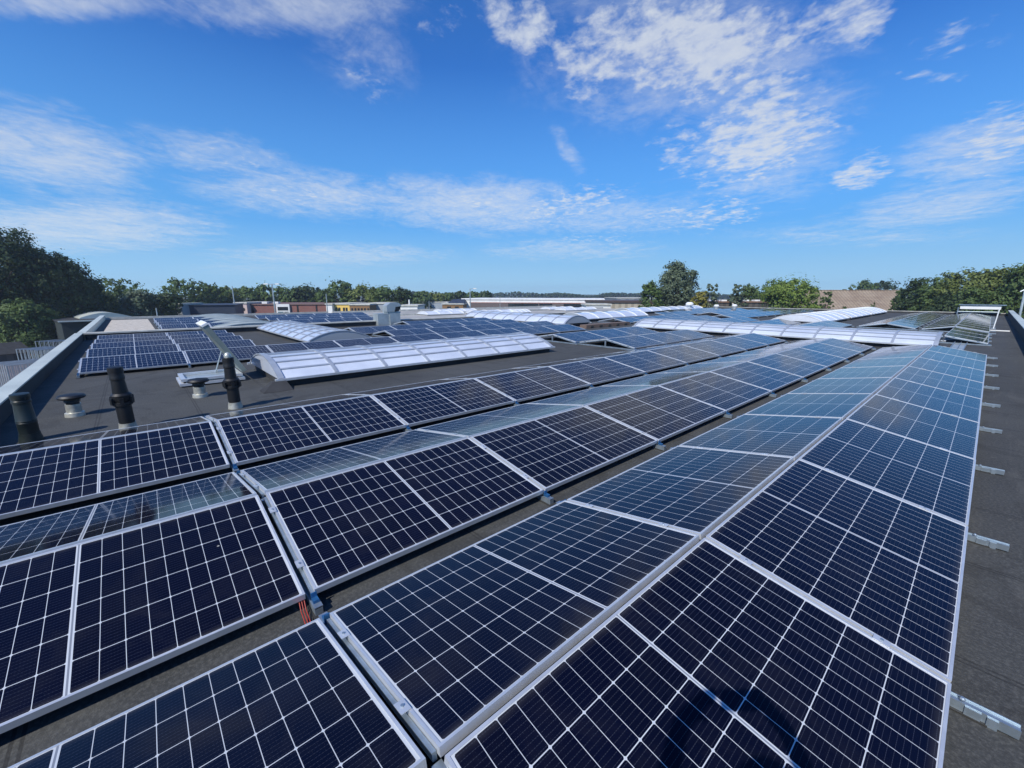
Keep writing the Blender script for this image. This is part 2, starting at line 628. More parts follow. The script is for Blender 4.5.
def at(px, py, depth):
    """the place seen at that pixel at that distance straight ahead, for far scenery"""
    d = FW + (px - 512) / FPX * RT + (384 - py) / FPX * UP
    h = d.dot(HEAD)
    return CAM + d * (depth / h)


ORD = ['zeroth', 'first', 'second', 'third', 'fourth', 'fifth', 'sixth', 'seventh', 'eighth', 'ninth', 'tenth', 'eleventh', 'twelfth', 'thirteenth']

# ------------------------------------------------------------------ ground and roofs
GZ = -4.6
b = MB()
b.quad([(-2500, -2500, GZ), (2500, -2500, GZ), (2500, 2500, GZ), (-2500, 2500, GZ)], M_GROUND)
struct(b.build('ground'))
b = MB()
b.quad([(-60, -34, GZ + .02), (30, -34, GZ + .02), (30, -2.2, GZ + .02), (-60, -2.2, GZ + .02)], M_PAVE)
struct(b.build('paved_yard'))

X0, X1, Y0, Y1 = -20.6, 1.87, -1.97, 50.0
bld = thing('flat_roofed_hall', 'long low hall whose dark flat roof carries all the near solar panels', 'building')
b = MB(); b.box((X0, Y0, GZ), (X1, Y1, 0), M_ROOF); b.build('roof', bld)
b = MB()
b.box((X0 - .2, Y0 - .16, GZ), (X1 + .02, Y0 - .002, .24), M_DARK)
b.build('parapet_upstand', bld)
b = MB()
b.box((X0 + .1, Y0 - .19, .24), (X1 + .3, Y0 + .02, .262), M_COPING)
b.build('coping', bld)
b = MB()
b.box((X1, Y0, GZ), (X1 + .2, Y1, .40), M_DARK)
b.build('parapet_upstand', bld)
b = MB()
b.box((X1 - .03, Y0 + .1, .40), (X1 + .23, Y1 + .2, .425), M_COPING)
b.build('coping', bld)
b = MB()
b.box((X0, Y1, -1), (X1, Y1 + .2, .16), M_DARK)
b.build('parapet_upstand', bld)
b = MB()
b.box((X0, Y1 - .03, .16), (X1 - .03, Y1 + .25, .20), M_LEAD)
b.build('coping', bld)

# low party wall across the roof
for (ya, yb, lab) in ((Y0 + .05, 9.35, 'low roof wall with pale flashing behind the far left solar panels'),
                      (10.3, 40.0, 'low roof wall with pale flashing right of the grey ventilation duct')):
    w = thing('roof_wall', lab, 'wall', (X0, ya, 0), group='low walls dividing the roofs')
    b = MB(); b.box((-.28, 0, -.6), (0, yb - ya, .20), M_DARK); b.build('upstand', w)
    b = MB(); b.box((-.33, -.03, .20), (.05, yb - ya + .03, .25), M_LEAD); b.build('flashing', w)

# western roofs
wb = thing('neighbouring_hall', 'second flat roofed hall beyond the low wall, with gravel and panels', 'building')
b = MB(); b.box((-37, -2.1, GZ), (X0 - .33, 12, -.02), M_ROOF); b.build('roof', wb)
b = MB(); b.quad([(-35.8, -1.6, -.008), (X0 - .8, -1.6, -.008), (X0 - .8, .15, -.008), (-35.8, .15, -.008)], M_GRAVEL)
b.build('gravel_strip', wb)
b = MB()
b.box((-37.2, -2.3, -.1), (-37.0, 12, .12), M_LEAD)
b.box((-37.0, -2.12, -.1), (X0 - .21, -1.90, .26), M_COPING)
b.build('coping', wb)
w2 = thing('light_roofed_hall', 'hall with pale grey flat roof and white rooflights past the duct', 'building')
b = MB(); b.box((-37, 12.05, GZ), (X0 - .35, 41, -.03), M_ROOFW); b.build('roof', w2)
b = MB()
for x, z, ya in ((-29.5, .10, 12.4), (-37, .12, 12.4)):
    b.box((x - .2, ya, -.03), (x, 41, z), M_LEAD)
b.build('roof_ridge', w2)

# ------------------------------------------------------------------ solar panels
TILT = R_(10)


def frame_mesh():
    b = MB()
    hx, hy, t = PW / 2, PL / 2, .011
    z0, z1 = -PT, 0.0
    b.box((-hx, -hy, z0), (hx, -hy + t, z1), M_ALU)
    b.box((-hx, hy - t, z0), (hx, hy, z1), M_ALU)
    b.box((-hx, -hy + t, z0), (-hx + t, hy - t, z1), M_ALU)
    b.box((hx - t, -hy + t, z0), (hx, hy - t, z1), M_ALU)
    return b


FM = frame_mesh().mesh('panel_frame')
gb = MB()
hx, hy = PW / 2 - .0112, PL / 2 - .0112
gb.box((-hx, -hy, -.010), (hx, hy, -.0025), M_CELL)
GM = gb.mesh('panel_glass')
fb = frame_mesh()
fb.box((-hx, -hy, -.010), (hx, hy, -.0025), M_CELL)
ONE = fb.mesh('whole_panel')
NPAN = 0


def panel(x, y, zc, side, label, parts=True, group=None):
    """x, y, zc: centre of the top face; side +1 slopes down towards +X"""
    global NPAN
    NPAN += 1
    rot = (random.gauss(0, .0012), side * TILT + random.gauss(0, .002), random.gauss(0, .0012))
    if parts:
        o = thing('solar_panel', label, 'solar panel', (x, y, zc), group=group)
        o.rotation_euler = rot
        link('frame', FM, o)
        link('glass', GM, o)
    else:
        o = link('solar_panel', ONE)
        o.location = (x, y, zc)
        o.rotation_euler = rot
        tag(o, label, 'solar panel', group)
    return o


DY = 1.775
PCX = .0155 + PW / 2 * math.cos(TILT)
PCZ = .28 - PW / 2 * math.sin(TILT)


def rail_mesh(sides, stub=.0):
    """sloped carrying profiles in the gap between neighbouring panels, feet and base rail"""
    out = []
    b = MB()
    x0 = -1.12 if -1 in sides else -.1
    x1 = 1.12 if 1 in sides else .1
    b.box((x0, -.02, .008), (x1 + stub, .02, .040), M_RAIL)
    b.box((x0, -.02, .0405), (x1 + stub, -.0165, .047), M_RAIL)
    b.box((x0, .0165, .0405), (x1 + stub, .02, .047), M_RAIL)
    out.append(('base_rail', b.mesh('base_rail')))
    for s in sides:
        b = MB()
        b.bar((s * .03, 0, .245 - .006), (s * 1.03, 0, .245 - .006 - 1.0 * math.tan(TILT)), .016, .03, M_RAIL)
        out.append(('support_bar', b.mesh('support_bar')))
    b = MB()
    b.box((-.02, -.018, .045), (.02, .018, .225), M_RAIL)
    out.append(('ridge_post', b.mesh('ridge_post')))
    for s in sides:
        for q in (.22, .78):
            x = s * (.0155 + PW * q * math.cos(TILT))
            z = .28 - PW * q * math.sin(TILT)
            T = Matrix.Translation((x, 0, z)) @ Matrix.Rotation(s * TILT, 4, 'Y')
            b = MB()
            b.box((-.03, -.019, .0015), (.03, .019, .0045), M_ALU, T)
            b.lathe([(.0065, .0045), (.0065, .010)], M_RAIL, 8, T)
            out.append(('clamp', b.mesh('clamp')))
    for s in sides:
        if s == 1 and stub:
            continue
        x = s * 1.045
        b = MB()
        b.box((min(x, x + s * .006), -.015, .048), (max(x, x + s * .006), .015, .095), M_BLUE)
        b.box((min(x, x + s * .075), -.0215, .0475), (max(x, x + s * .075), .0215, .052), M_RAIL)
        b.box((min(x + s * .007, x + s * .04), -.015, .053), (max(x + s * .007, x + s * .04), .015, .070), M_BLUE)
        out.append(('end_bracket', b.mesh('end_bracket')))
    if stub:
        for xa, xb in ((1.085, 1.13), (1.145, 1.175)):
            b = MB()
            b.box((xa, -.027, .001), (xb, -.0205, .042), M_RAIL)
            out.append(('foot_clip', b.mesh('foot_clip')))
        b = MB()
        b.lathe([(.010, .0475), (.010, .053), (.006, .058)], M_RAIL, 8, Matrix.Translation((1.075, 0, 0)))
        out.append(('bolt', b.mesh('bolt')))
    for s in sides:
        b = MB()
        b.box((s * 1.08 - .07, -.032, 0.001), (s * 1.08 + .07, .032, .0078), M_PAD)
        out.append(('rubber_pad', b.mesh('rubber_pad')))
    return out


RAILS = {'AC': rail_mesh((-1, 1)), 'R': rail_mesh((1,)), 'S': rail_mesh((-1, 1), .11)}


def rail(kind, x, y, label, parts=True, group='mounting rails under the panels'):
    o = thing('mounting_rail', label, 'rail', (x, y, 0), group=group)
    for k, me in RAILS[kind]:
        if parts or k in ('base_rail', 'support_bar'):
            link(k, me, o)
    return o


def tent(T, y0, n, where, sides=(-1, 1), parts=True, rails='AC', first=0, extra=0.0, gaps=(), group=None):
    """a row of panels under ridge x = T from y0 on"""
    y = y0
    for i in range(n):
        if i in gaps:
            y += .028
        c = y + PL / 2 + (DY - PL) / 2
        for s in sides:
            k = ORD[i + 1]
            lab = '%s solar panel on the %s slope of %s' % (k, 'near' if s > 0 else 'far', where)
            panel(T + s * PCX, c, PCZ, s, lab, parts, group or ('solar panels of ' + where))
        if rails:
            rail(rails, T, y, '%s mounting rail under %s' % (ORD[i + 1], where), parts)
        y += DY
    if rails:
        rail(rails, T, y, 'last mounting rail under %s' % where, parts)
    return y


TP = 2.3014
# the three long rows in front; the joints stand at y = 0, 1.775, ...
tent(0, 0, 9, 'the nearest long row', rails='S')
# the nearest row reaches past the picture's lower edge with panels on its far slope
panel(-PCX, -DY / 2 - .028, PCZ, -1, 'near solar panel cut off by the bottom left edge of the photo', group='solar panels of the nearest long row')
rail('AC', 0, -DY - .028, 'grey mounting rail behind the camera under the nearest long row', True)
tent(-TP, -DY - .028, 10, 'the second long row', gaps=(1,))
tent(-2 * TP, -DY - .028, 10, 'the third long row', gaps=(1,))
# red cable at a bracket
b = MB()
for dx in (0, .012, .024):
    b.tube([(-1.27, -.045 - dx, .06), (-1.23, -.05 - dx, .035), (-1.13, -.055 - dx, .012), (-1.05, -.06 - dx, .02)], .0026, M_RED)
tag(b.build('cable_bundle'), 'thin red cables beside the blue bracket between the two nearest rows', 'cable')

# short rows to the right of the first skylight
tent(-3 * TP, 10.35, 3, 'the short row by the long skylight')
tent(-4 * TP + .15, 10.25, 3, 'the second short row past the skylight')
# front row left and behind the first skylight
F0 = -1.5
tent(-12.0, F0, 9, 'the row passing behind the long skylight', parts=True)
TL = [(-14.0, 2), (-15.6, 2), (-17.0, 2), (-18.6, 2)]
for i, (T, n) in enumerate(TL):
    nm = ['the left block second row', 'the left block third row', 'the left block fourth row', 'the left block rearmost row'][i]
    # these rows stand close behind one another, so only their near slopes are fitted
    tent(T, F0, n, nm, sides=(1,), parts=(i < 2), rails='R')
tent(-14.25, 6.5, 5, 'the middle block front row', parts=False)
tent(-16.5, 6.0, 5, 'the middle block second row', parts=False)
tent(-18.75, 9.6, 3, 'the middle block rear row', parts=False)
# west roof
for i, T in enumerate((-23.6, -25.9, -28.2, -30.5)):
    nm = ORD[i + 1] + ' row right of the gravel'
    tent(T, .3, 2, 'the ' + nm, sides=(1,) if i else (-1, 1), parts=False, rails='R' if i else 'AC')
for i, T in enumerate((-23.6, -25.9, -28.2, -30.5)):
    nm = ORD[i + 1] + ' row before the brick building'
    tent(T, 5.6 - i * .1, 3 if i < 3 else 4, 'the ' + nm, sides=(1,) if i else (-1, 1), parts=False, rails='R' if i else 'AC')
# right field
tent(0, 20.0, 3, 'the short row behind the crossing skylight', sides=(1,), rails='R')
tent(0, 26.3, 11, 'the far right row beside the parapet', parts=False, rails='S')
tent(-TP, 26.5, 11, 'the far row left of the parapet row', parts=False)
# between the cross skylight and the domes
tent(-2 * TP - .1, 21.6, 3, 'the row before the three arched rooflights', parts=False)
tent(-3 * TP, 21.4, 3, 'the row left of the arched rooflights', parts=False)
tent(-4 * TP, 20.4, 4, 'the longer row behind the crossing skylight', parts=False)
tent(-11.4, 20.4, 4, 'the row near the small brown curb', parts=False)
tent(-10.9, 28.7, 10, 'the far field front row', parts=False)
tent(-13.3, 19.9, 5, 'the far row near the barrel rooflight', parts=False)
tent(-13.3, 32.5, 8, 'the far field second row', parts=False, rails=None)
tent(-15.7, 28.5, 9, 'the far field third row', sides=(1,), parts=False, rails='R')
tent(-17.9, 33.5, 6, 'the far field rearmost row', sides=(1,), parts=False, rails='R')

# ------------------------------------------------------------------ barrel vault skylights


def vault(name, label, length, half, rise, base, bays, loc, rz, mat_=None, nbars=6, bar_m=None, rim=.05, seg=18, group='barrel skylights on the roof', endm=None, curb=None, ribw=.032):
    """axis along local Y, from y = 0 to length"""
    mat_ = mat_ or M_VAULT
    bar_m = bar_m or M_VBAR
    o = thing(name, label, 'skylight', loc, rz, group)
    Rr = (half * half + rise * rise) / (2 * rise)
    amax = math.asin(min(1, half / Rr)) if rise <= half else math.pi - math.asin(half / Rr)

    def arc(k, r=0.0, n=seg):
        a = -amax + 2 * amax * k / n
        return ((Rr + r) * math.sin(a), base + (Rr + r) * math.cos(a) - (Rr - rise))
    b = MB()
    for k in range(seg):
        x0, z0 = arc(k)
        x1, z1 = arc(k + 1)
        b.quad([(x0, 0, z0), (x0, length, z0), (x1, length, z1), (x1, 0, z1)], mat_)
    b.build('glazing', o, True)
    b = MB()
    for yy, d in ((.012, 1), (length - .012, -1)):
        pts = [(arc(k)[0], yy, arc(k)[1]) for k in range(seg + 1)]
        if d < 0:
            pts.reverse()
        b.quad(pts, endm or M_CLEAR)
        b.build('end_pane', o)
        b = MB()
    for i in range(bays + 1):
        b = MB()
        yc = length * i / bays
        w = ribw if 0 < i < bays else rim
        yc += w if i == 0 else -w if i == bays else 0
        for k in range(seg):
            x0, z0 = arc(k, .003)
            x1, z1 = arc(k + 1, .003)
            X0_, Z0_ = arc(k, .028)
            X1_, Z1_ = arc(k + 1, .028)
            b.hexa([(x0, yc - w, z0), (x0, yc + w, z0), (X0_, yc + w, Z0_), (X0_, yc - w, Z0_),
                    (x1, yc - w, z1), (x1, yc + w, z1), (X1_, yc + w, Z1_), (X1_, yc - w, Z1_)], bar_m)
        b.build('rib', o)
    b = MB()
    for i in range(1, nbars):
        k = seg * i / nbars
        x, z = arc(k, .010)
        a = -amax + 2 * amax * k / seg
        T = Matrix.Translation((x, 0, z)) @ Matrix.Rotation(a, 4, 'Y')
        b.box((-.022, .03, -.006), (.022, length - .03, .008), bar_m, T)
    if nbars > 1:
        g = b.build('glazing_bar', o)
    b = MB()
    c = curb or M_DARK
    t = -.07
    zt = base - .004
    b.hexa([(-half - t, -t, 0), (half + t, -t, 0), (half + t, length + t, 0), (-half - t, length + t, 0),
            (-half - t, -t, zt), (half + t, -t, zt), (half + t, length + t, zt), (-half - t, length + t, zt)], c)
    b.build('curb', o)
    b = MB()
    for sx in (-1, 1):
        x = sx * (half + .015)
        b.box((x - .03, -.05, base - .03), (x + .03, length + .05, base + .012), M_ALU)
    b.build('edge_trim', o)
    return o


sk1 = vault('barrel_skylight', 'long white barrel skylight on dark roof left of centre', 7.15, 1.2, .30, .15, 7, (-8.52, 1.25, 0), 0, nbars=8, endm=M_VAULT)
# the flared bitumen skirt at its near left corner
b = MB()
b.hexa([(-7.28, .93, .004), (-6.98, .93, .004), (-6.98, 1.4, .004), (-7.28, 1.4, .004), (-7.34, 1.14, .13), (-7.24, 1.14, .13), (-7.24, 1.36, .13), (-7.34, 1.36, .13)], M_DARK)
cs = b.build('corner_skirt', sk1)
cs.location = (8.52, -1.25, 0)
vault('barrel_skylight', 'long low barrel skylight crossing behind the ends of the three long rows', 10.1, 1.12, .31, .17, 10, (.06, 17.95, 0), R_(90), nbars=8)
vault('barrel_skylight', 'wide barrel skylight behind the panel row at left with arched end pane', 7.2, 1.0, .27, .16, 8, (-13.2, 4.5, 0), R_(90), nbars=8)
vault('barrel_skylight', 'far barrel skylight with arched grey end in the middle distance', 8.6, 1.0, .36, .18, 9, (-13.0, 16.4, 0), R_(90), nbars=4)
vault('barrel_skylight', 'smooth white barrel skylight right of the arched grey end', 7.0, 1.0, .32, .18, 5, (-15.9, 19.3, 0), 0, nbars=1, bar_m=M_WHITE2)
vault('barrel_skylight', 'farthest pale barrel skylight beside the low roof wall', 13.0, .9, .30, .18, 8, (-19.2, 29.5, 0), 0, nbars=1, bar_m=M_WHITE2)
for i, (y, L) in enumerate(((27.2, 6.4), (34.2, 7.2), (42.0, 6.2))):
    vault('arched_rooflight', '%s of the three white arched rooflights in a line' % ['nearest', 'middle', 'farthest'][i], L, 1.25, .36, .15, 4, (-6.25, y, 0), 0,
          mat_=M_WHITE, nbars=1, bar_m=M_WHITE2, endm=M_WHITE, rim=.12, group='white arched rooflights')
vault('barrel_roof', 'grey green closed barrel roof between the far left panel fields', 12.0, 1.5, .20, .10, 8, (-21.4, 3.5, 0), R_(90),
      mat_=simple('dull_green_grey_sheet', (.36, .39, .36), .5, .1, .12, 2), nbars=1, bar_m=M_GREYM, endm=M_GREYM)['category'] = 'rooflight'
# white rooflights on the light roof
for i, (px, py, L, hw) in enumerate(((470, 314.0, 4.5, .7), (512, 312.8, 1.6, .8), (560, 310.8, 5, .7), (422, 315.0, 3.5, .8), (545, 309.8, 4, .7), (437, 312.5, 4, .7))):
    d = FW + (px - 512) / FPX * RT + (384 - py) / FPX * UP
    t_ = -CAM.z / d.z
    p = CAM + d * t_
    vault('dome_rooflight', 'white dome rooflight on the pale roof, ' + ['between duct and street lamp', 'shortest and roundest one', 'right of the others before the dark windows',
          'just right of the duct', 'long one under the dark windows', 'low one behind the duct'][i], L, hw, .22, .08, 3, (p.x, p.y, -.03), 0, mat_=M_WHITE, nbars=1, bar_m=M_WHITE2,
          endm=M_WHITE, group='white rooflights on the pale roof', curb=M_ROOFW)

# brown curb behind the second short row
b = MB()
b.box((-12.3, 15.7, 0), (-11.9, 19.4, .17), simple('brown_upstand', (.14, .10, .08), .9))
for k in range(5):
    b.box((-11.9, 16.0 + k * .72, .05), (-11.84, 16.2 + k * .72, .12), M_DARK)
tag(b.build('roof_curb'), 'small brown upstand with dark slots beside the far panels', 'curb')
b = MB()
b.box((-9.05, 9.3, 0), (-8.75, 9.6, .10), M_WHITE2)
b.box((-9.0, 9.35, .10), (-8.8, 9.55, .13), M_WHITE2)
tag(b.build('small_box'), 'small white box by the right end of the long skylight', 'box')
# cable tray between the right rows
b = MB()
b.box((.28, 15.9, .03), (.58, 20.4, .034), M_GREYM)
for x in (.28, .43, .565):
    b.box((x, 15.9, .034), (x + .015, 20.4, .085), M_RAIL)
tag(b.build('cable_tray'), 'pale metal cable tray joining the nearest row to the far right row', 'cable tray')

# ------------------------------------------------------------------ open roof hatch
h = thing('roof_hatch', 'open roof hatch with white frame and grey lid leaning left', 'hatch', (-8.45, -.07, 0))
b = MB()
L, Wd = 1.0, .85
for z, e in ((.07, .0), (.145, .03)):
    b.box((-Wd + e, e, z - .045), (-e, .07 + e, z), M_ALU)
    b.box((-Wd + e, L - .07 - e, z - .045), (-e, L - e, z), M_ALU)
    b.box((-.07 - e, .071 + e, z - .045), (-e, L - .071 - e, z), M_ALU)
    b.box((-Wd + e, .071 + e, z - .045), (-Wd + .07 + e, L - .071 - e, z), M_ALU)
b.build('frame', h)
b = MB(); b.box((-Wd + .11, .11, .04), (-.11, L - .11, .10), M_GREYM); b.build('inner_panel', h)
a = R_(60)
T = Matrix.Translation((0, L - .03, .17)) @ Matrix.Rotation(-a, 4, 'X')
b = MB()
b.box((-Wd, -1.02, 0), (0, 0, .085), simple('grey_green_lid', (.21, .25, .23), .5, .2, .12, 4), T)
b.build('lid', h)
b = MB(); b.box((-Wd - .01, -1.06, -.01), (.01, -1.022, .10), M_WHITE2, T)
b.build('lid_edge', h)
b = MB()
b.tube([(-Wd + .12, .62, .1), tuple(T @ Vector((-Wd + .12, -.40, -.002)))], .012, M_GREYM)
b.build('stay', h)

# ------------------------------------------------------------------ flues and vents


def vent(x, y, sc, label):
    o = thing('roof_vent', label, 'vent', (x, y, 0), group='mushroom vents on the roof')
    b = MB(); b.lathe([(.13 * sc, 0), (.125 * sc, .05), (.10 * sc, .06), (.10 * sc, .17)], M_ZINC, 20); b.build('sleeve', o, True)
    b = MB(); b.lathe([(.085 * sc, .171), (.085 * sc, .20), (.105 * sc, .205), (.10 * sc, .23), (.17 * sc, .25), (.185 * sc, .27), (.16 * sc, .295), (.06 * sc, .31)], M_BLACK, 24)
    b.build('cap', o, True)
    return o


def flue(x, y, hgt, r, label, tilt=(0, 0), m=None, top=False, collar=True, base=True):
    m = m or M_BLACK
    o = thing('flue_pipe', label, 'pipe', (x, y, 0), group='black flue pipes on the roof')
    o.rotation_euler = (tilt[0], tilt[1], 0)
    b = MB()
    b.lathe([(r * 1.22, 0), (r * 1.18, .03), (r * 1.08, .07), (r * 1.06, .10)], M_ZINC if base else m, 20)
    b.build('zinc_base', o, True)
    b = MB()
    p = [(r, .09), (r, hgt * .40)]
    if collar:
        p += [(r * 1.22, hgt * .41), (r * 1.25, hgt * .43), (r * 1.22, hgt * .46), (r * 1.05, hgt * .465), (r * 1.28, hgt * .53), (r * 1.3, hgt * .57), (r * .98, hgt * .60)]
    else:
        p += [(r * 1.04, hgt * .41), (r, hgt * .42), (r * 1.04, hgt * .45), (r, hgt * .46)]
    p += [(r * .86, hgt * .80), (r * .95, hgt * .81), (r * .95, hgt * .86), (r * .9, hgt * .87), (r * .98, hgt * .93), (r * .94, hgt * .992), (r * .6, hgt)]
    b.lathe(p, m, 22)
    b.build('pipe', o, True)
    if top:
        b = MB(); b.lathe([(r * .6, hgt), (r * .62, hgt + .03), (r * .4, hgt + .06), (.01, hgt + .07)], M_ZINC, 16); b.build('terminal', o, True)
    if collar:
        b = MB()
        for k in range(6):
            a = k * math.pi / 3
            T = Matrix.Rotation(a, 4, 'Z') @ Matrix.Translation((r * 1.3, 0, hgt * .5))
            b.box((-.012, -.018, -.05), (.018, .018, .03), m, T)
        b.build('clip', o)
    return o


vent(-7.24, -1.30, .80, 'mushroom vent with black cap, nearer the parapet')
vent(-7.43, .12, .82, 'mushroom vent with black cap in front of the open hatch')
flue(-5.95, -.75, .80, .076, 'black flue pipe between the two mushroom vents', (R_(1), R_(4)))
flue(-6.25, .42, .76, .076, 'black flue pipe with bright tip in front of the open hatch', (R_(1.0), R_(3)), top=True)
flue(-6.15, -1.58, .56, .082, 'dark green black flue pipe at the left edge of the photo', (R_(0), R_(3)), m=M_BLACK2, collar=False, base=False)

# ------------------------------------------------------------------ ventilation duct box
dv = thing('ventilation_duct', 'galvanised ventilation duct with dark outlet hood beyond the middle panels', 'duct', (-20.4, 9.75, 0), 0)
b = MB()
b.box((-.5, -.75, 0), (.1, .05, .62), M_GREYM)
b.build('lower_duct', dv)
b = MB()
b.box((-.45, -.2, .621), (.1, .55, .70), M_GREYM)
b.box((-.35, -.1, .0), (.15, .5, .62), M_GREYM)
b.build('middle_duct', dv)
b = MB()
pr = [(-.25, .70), (-.25, 1.02), (-.05, 1.16), (.45, 1.16), (.60, 1.02), (.55, .98), (.25, .95), (.18, .70)]
n = len(pr)
A = [(-.35, y, z) for y, z in pr]
B_ = [(.15, y, z) for y, z in pr]
b.quad(list(reversed(A)), M_GREYM); b.quad(B_, M_GREYM)
for i in range(n):
    j = (i + 1) % n
    b.quad([A[i], A[j], B_[j], B_[i]], M_GREYM)
b.build('hood', dv)
b = MB()
b.hexa([(-.34, .20, .70), (.155, .20, .70), (.155, .42, .72), (-.34, .42, .72), (-.34, .27, .945), (.155, .27, .945), (.155, .57, .975), (-.34, .57, .975)], M_BLACK)
b.build('outlet', dv)

# small white pipes with caps on the far roof
for (px, py, hh, lab) in ((689, 311.0, .85, 'white capped vent pipe left of the shed, tallest of three'), (716, 311.0, .62, 'white vent pipe before the shed doors'), (734, 311.2, .66, 'white vent pipe at the middle of the dark shed')):
    d = FW + (px - 512) / FPX * RT + (384 - py) / FPX * UP
    p = CAM + d * (-CAM.z / d.z)
    o = thing('vent_pipe', lab, 'vent', (p.x, p.y, 0), group='white vent pipes on the far roof edge')
    b = MB(); b.lathe([(.20, 0), (.20, hh * .6)], M_GREYM, 12); b.build('pipe', o, True)
    r = .36 if hh > .8 else .24
    b = MB(); b.lathe([(r * .7, hh * .6), (r, hh * .7), (r, hh * .85), (r * .6, hh)], M_WHITE2, 14); b.build('cap', o, True)

# right hand fittings on the far roof edge
c0 = at(970, 310, 36)
crt = thing('panel_trolley', 'white trolley frame of stacked sheets at the far right roof corner', 'trolley', (.10, 48.6, 0), 0)
b = MB()
for x in (-.9, 1.25):
    for y in (0, .8):
        b.tube([(x, y, 0), (x, y, .62)], .03, M_RAIL)
b.tube([(-.9, 0, .30), (1.25, 0, .30)], .03, M_RAIL)
b.build('legs_frame', crt)
b = MB(); b.box((-.8, -.1, .50), (1.35, .9, .76), M_WHITE2); b.build('sheet_stack', crt)
b = MB(); b.box((-.9, -.2, .80), (1.6, .95, .84), M_RAIL); b.build('top_plate', crt)
b = MB()
b.tube([(1.15, 30.2, 0), (1.20, 30.2, .95)], .022, M_WHITE2)
b.box((1.08, 30.1, 0), (1.22, 30.3, .04), M_ALU)
tag(b.build('guard_post'), 'slim white safety post standing on the roof right of the rows', 'post')
b = MB()
b.box((1.05, 28.7, .005), (1.65, 28.78, .05), M_WHITE2)
tag(b.build('loose_batten'), 'short white batten lying on the roof by the parapet', 'batten')
b = MB()
b.tube([(2.35, 42.0, -4.5), (2.20, 42.2, 2.0)], .06, M_GREYM)
b.tube([(2.20, 42.2, 1.95), (2.55, 42.3, 1.6)], .05, M_GREYM)
b.tube([(2.20, 42.2, 1.95), (2.0, 42.1, 1.8)], .04, M_GREYM)
tag(b.build('metal_pole'), 'leaning grey metal pole beyond the right parapet', 'pole')

# ------------------------------------------------------------------ buildings


def facing(px0, px1, py_top, py_bot, depth, skew=0.0):
    """base point, width, heights of a box front seen between two pixel columns"""
    a, c = at(px0, 300, depth), at(px1, 300, depth + skew)
    zt = at((px0 + px1) / 2, py_top, depth).z
    zb = at((px0 + px1) / 2, py_bot, depth).z
    d = Vector((c.x - a.x, c.y - a.y, 0))
    return a, d.length, zt, zb, math.atan2(d.y, d.x)


def block(name, label, cat, px0, px1, py_top, depth, m, dp=10.0, skew=0.0, roof=None, group=None, cop=None):
    a, wd, zt, _, rz = facing(px0, px1, py_top, 300, depth, skew)
    o = thing(name, label, cat, (a.x, a.y, GZ), rz, group)
    H = zt - GZ
    b = MB(); b.box((0, 0, 0), (wd, dp, H), m); b.build('wall', o)
    b = MB(); b.box((-.15, -.15, H), (wd + .15, dp + .15, H + (cop or .25)), roof or M_LEAD); b.build('roof_edge', o)
    return o, wd, H


def windows(o, wd, xs, w, z0, h, m=None, name='window', y=-.03, frame=True):
    for x in xs:
        b = MB(); b.box((x, y, z0), (x + w, .0 - .002, z0 + h), m or M_GLASS)
        q = b.build(name, o)
        if frame:
            b = MB()
            t = .09
            b.box((x - t, y - .02, z0 - t), (x + w + t, -.003, z0 - .001), M_WHITE2)
            b.box((x - t, y - .02, z0 + h + .001), (x + w + t, -.003, z0 + h + t), M_WHITE2)
            f = b.build('frame', q)


# long white building with dark glazing
o, wd, H = block('long_office_building', 'long white building with a dark window band on the horizon', 'building', 462, 604, 299.6, 95, M_WHITE2, 16, -6, M_WHITE2)
b = MB(); b.box((1.8, -.05, H - 2.2), (wd - 3.2, -.003, H - .75), simple('grey_brown_panel', (.11, .09, .09), .7)); b.build('wall_panel', o)
windows(o, wd, [wd * .34, wd * .73], 6.6, H - 2.15, 1.35, frame=False, y=-.09)
b = MB(); b.box((wd * .34 + 6.8, -.09, H - 2.15), (wd * .34 + 9.6, -.052, H - .8), M_GLASS); b.build('window', o)
b = MB(); b.box((1.7, -.09, H - .72), (wd - 3.1, -.003, H - .58), simple('dull_red_band', (.30, .13, .10), .7)); b.build('fascia_band', o)
# small brick house and blue roof left of it
o, wd, H = block('low_brick_house', 'low brown brick house with dark blue roof left of the white building', 'house', 442, 463, 304.5, 88, M_BROWN, 9)
b = MB(); b.hexa([(1.2, -.1, H + .25), (wd + .2, -.1, H + .25), (wd + .2, 9, H + .25), (1.2, 9, H + .25), (1.8, 2, H + 1.0), (wd - .3, 2, H + 1.0), (wd - .3, 7, H + 1.0), (1.8, 7, H + 1.0)], M_NAVY); b.build('pitched_roof', o)
windows(o, wd, [1.0, 2.6], .8, H - 1.2, .8, frame=False)
# grey hall behind
o, wd, H = block('grey_hall', 'long dull grey hall roof behind the duct, below the tree line', 'building', 398, 447, 302.6, 130, M_GREYC, 20)
o, wd, H = block('white_shed', 'bright white low shed just right of the ventilation duct', 'shed', 400, 417, 306.4, 72, M_WHITE2, 6)
b = MB(); b.tube([(wd * .45, 1, H + .2), (wd * .45, 1, H + 1.1)], .12, M_WHITE2); b.build('chimney', o)
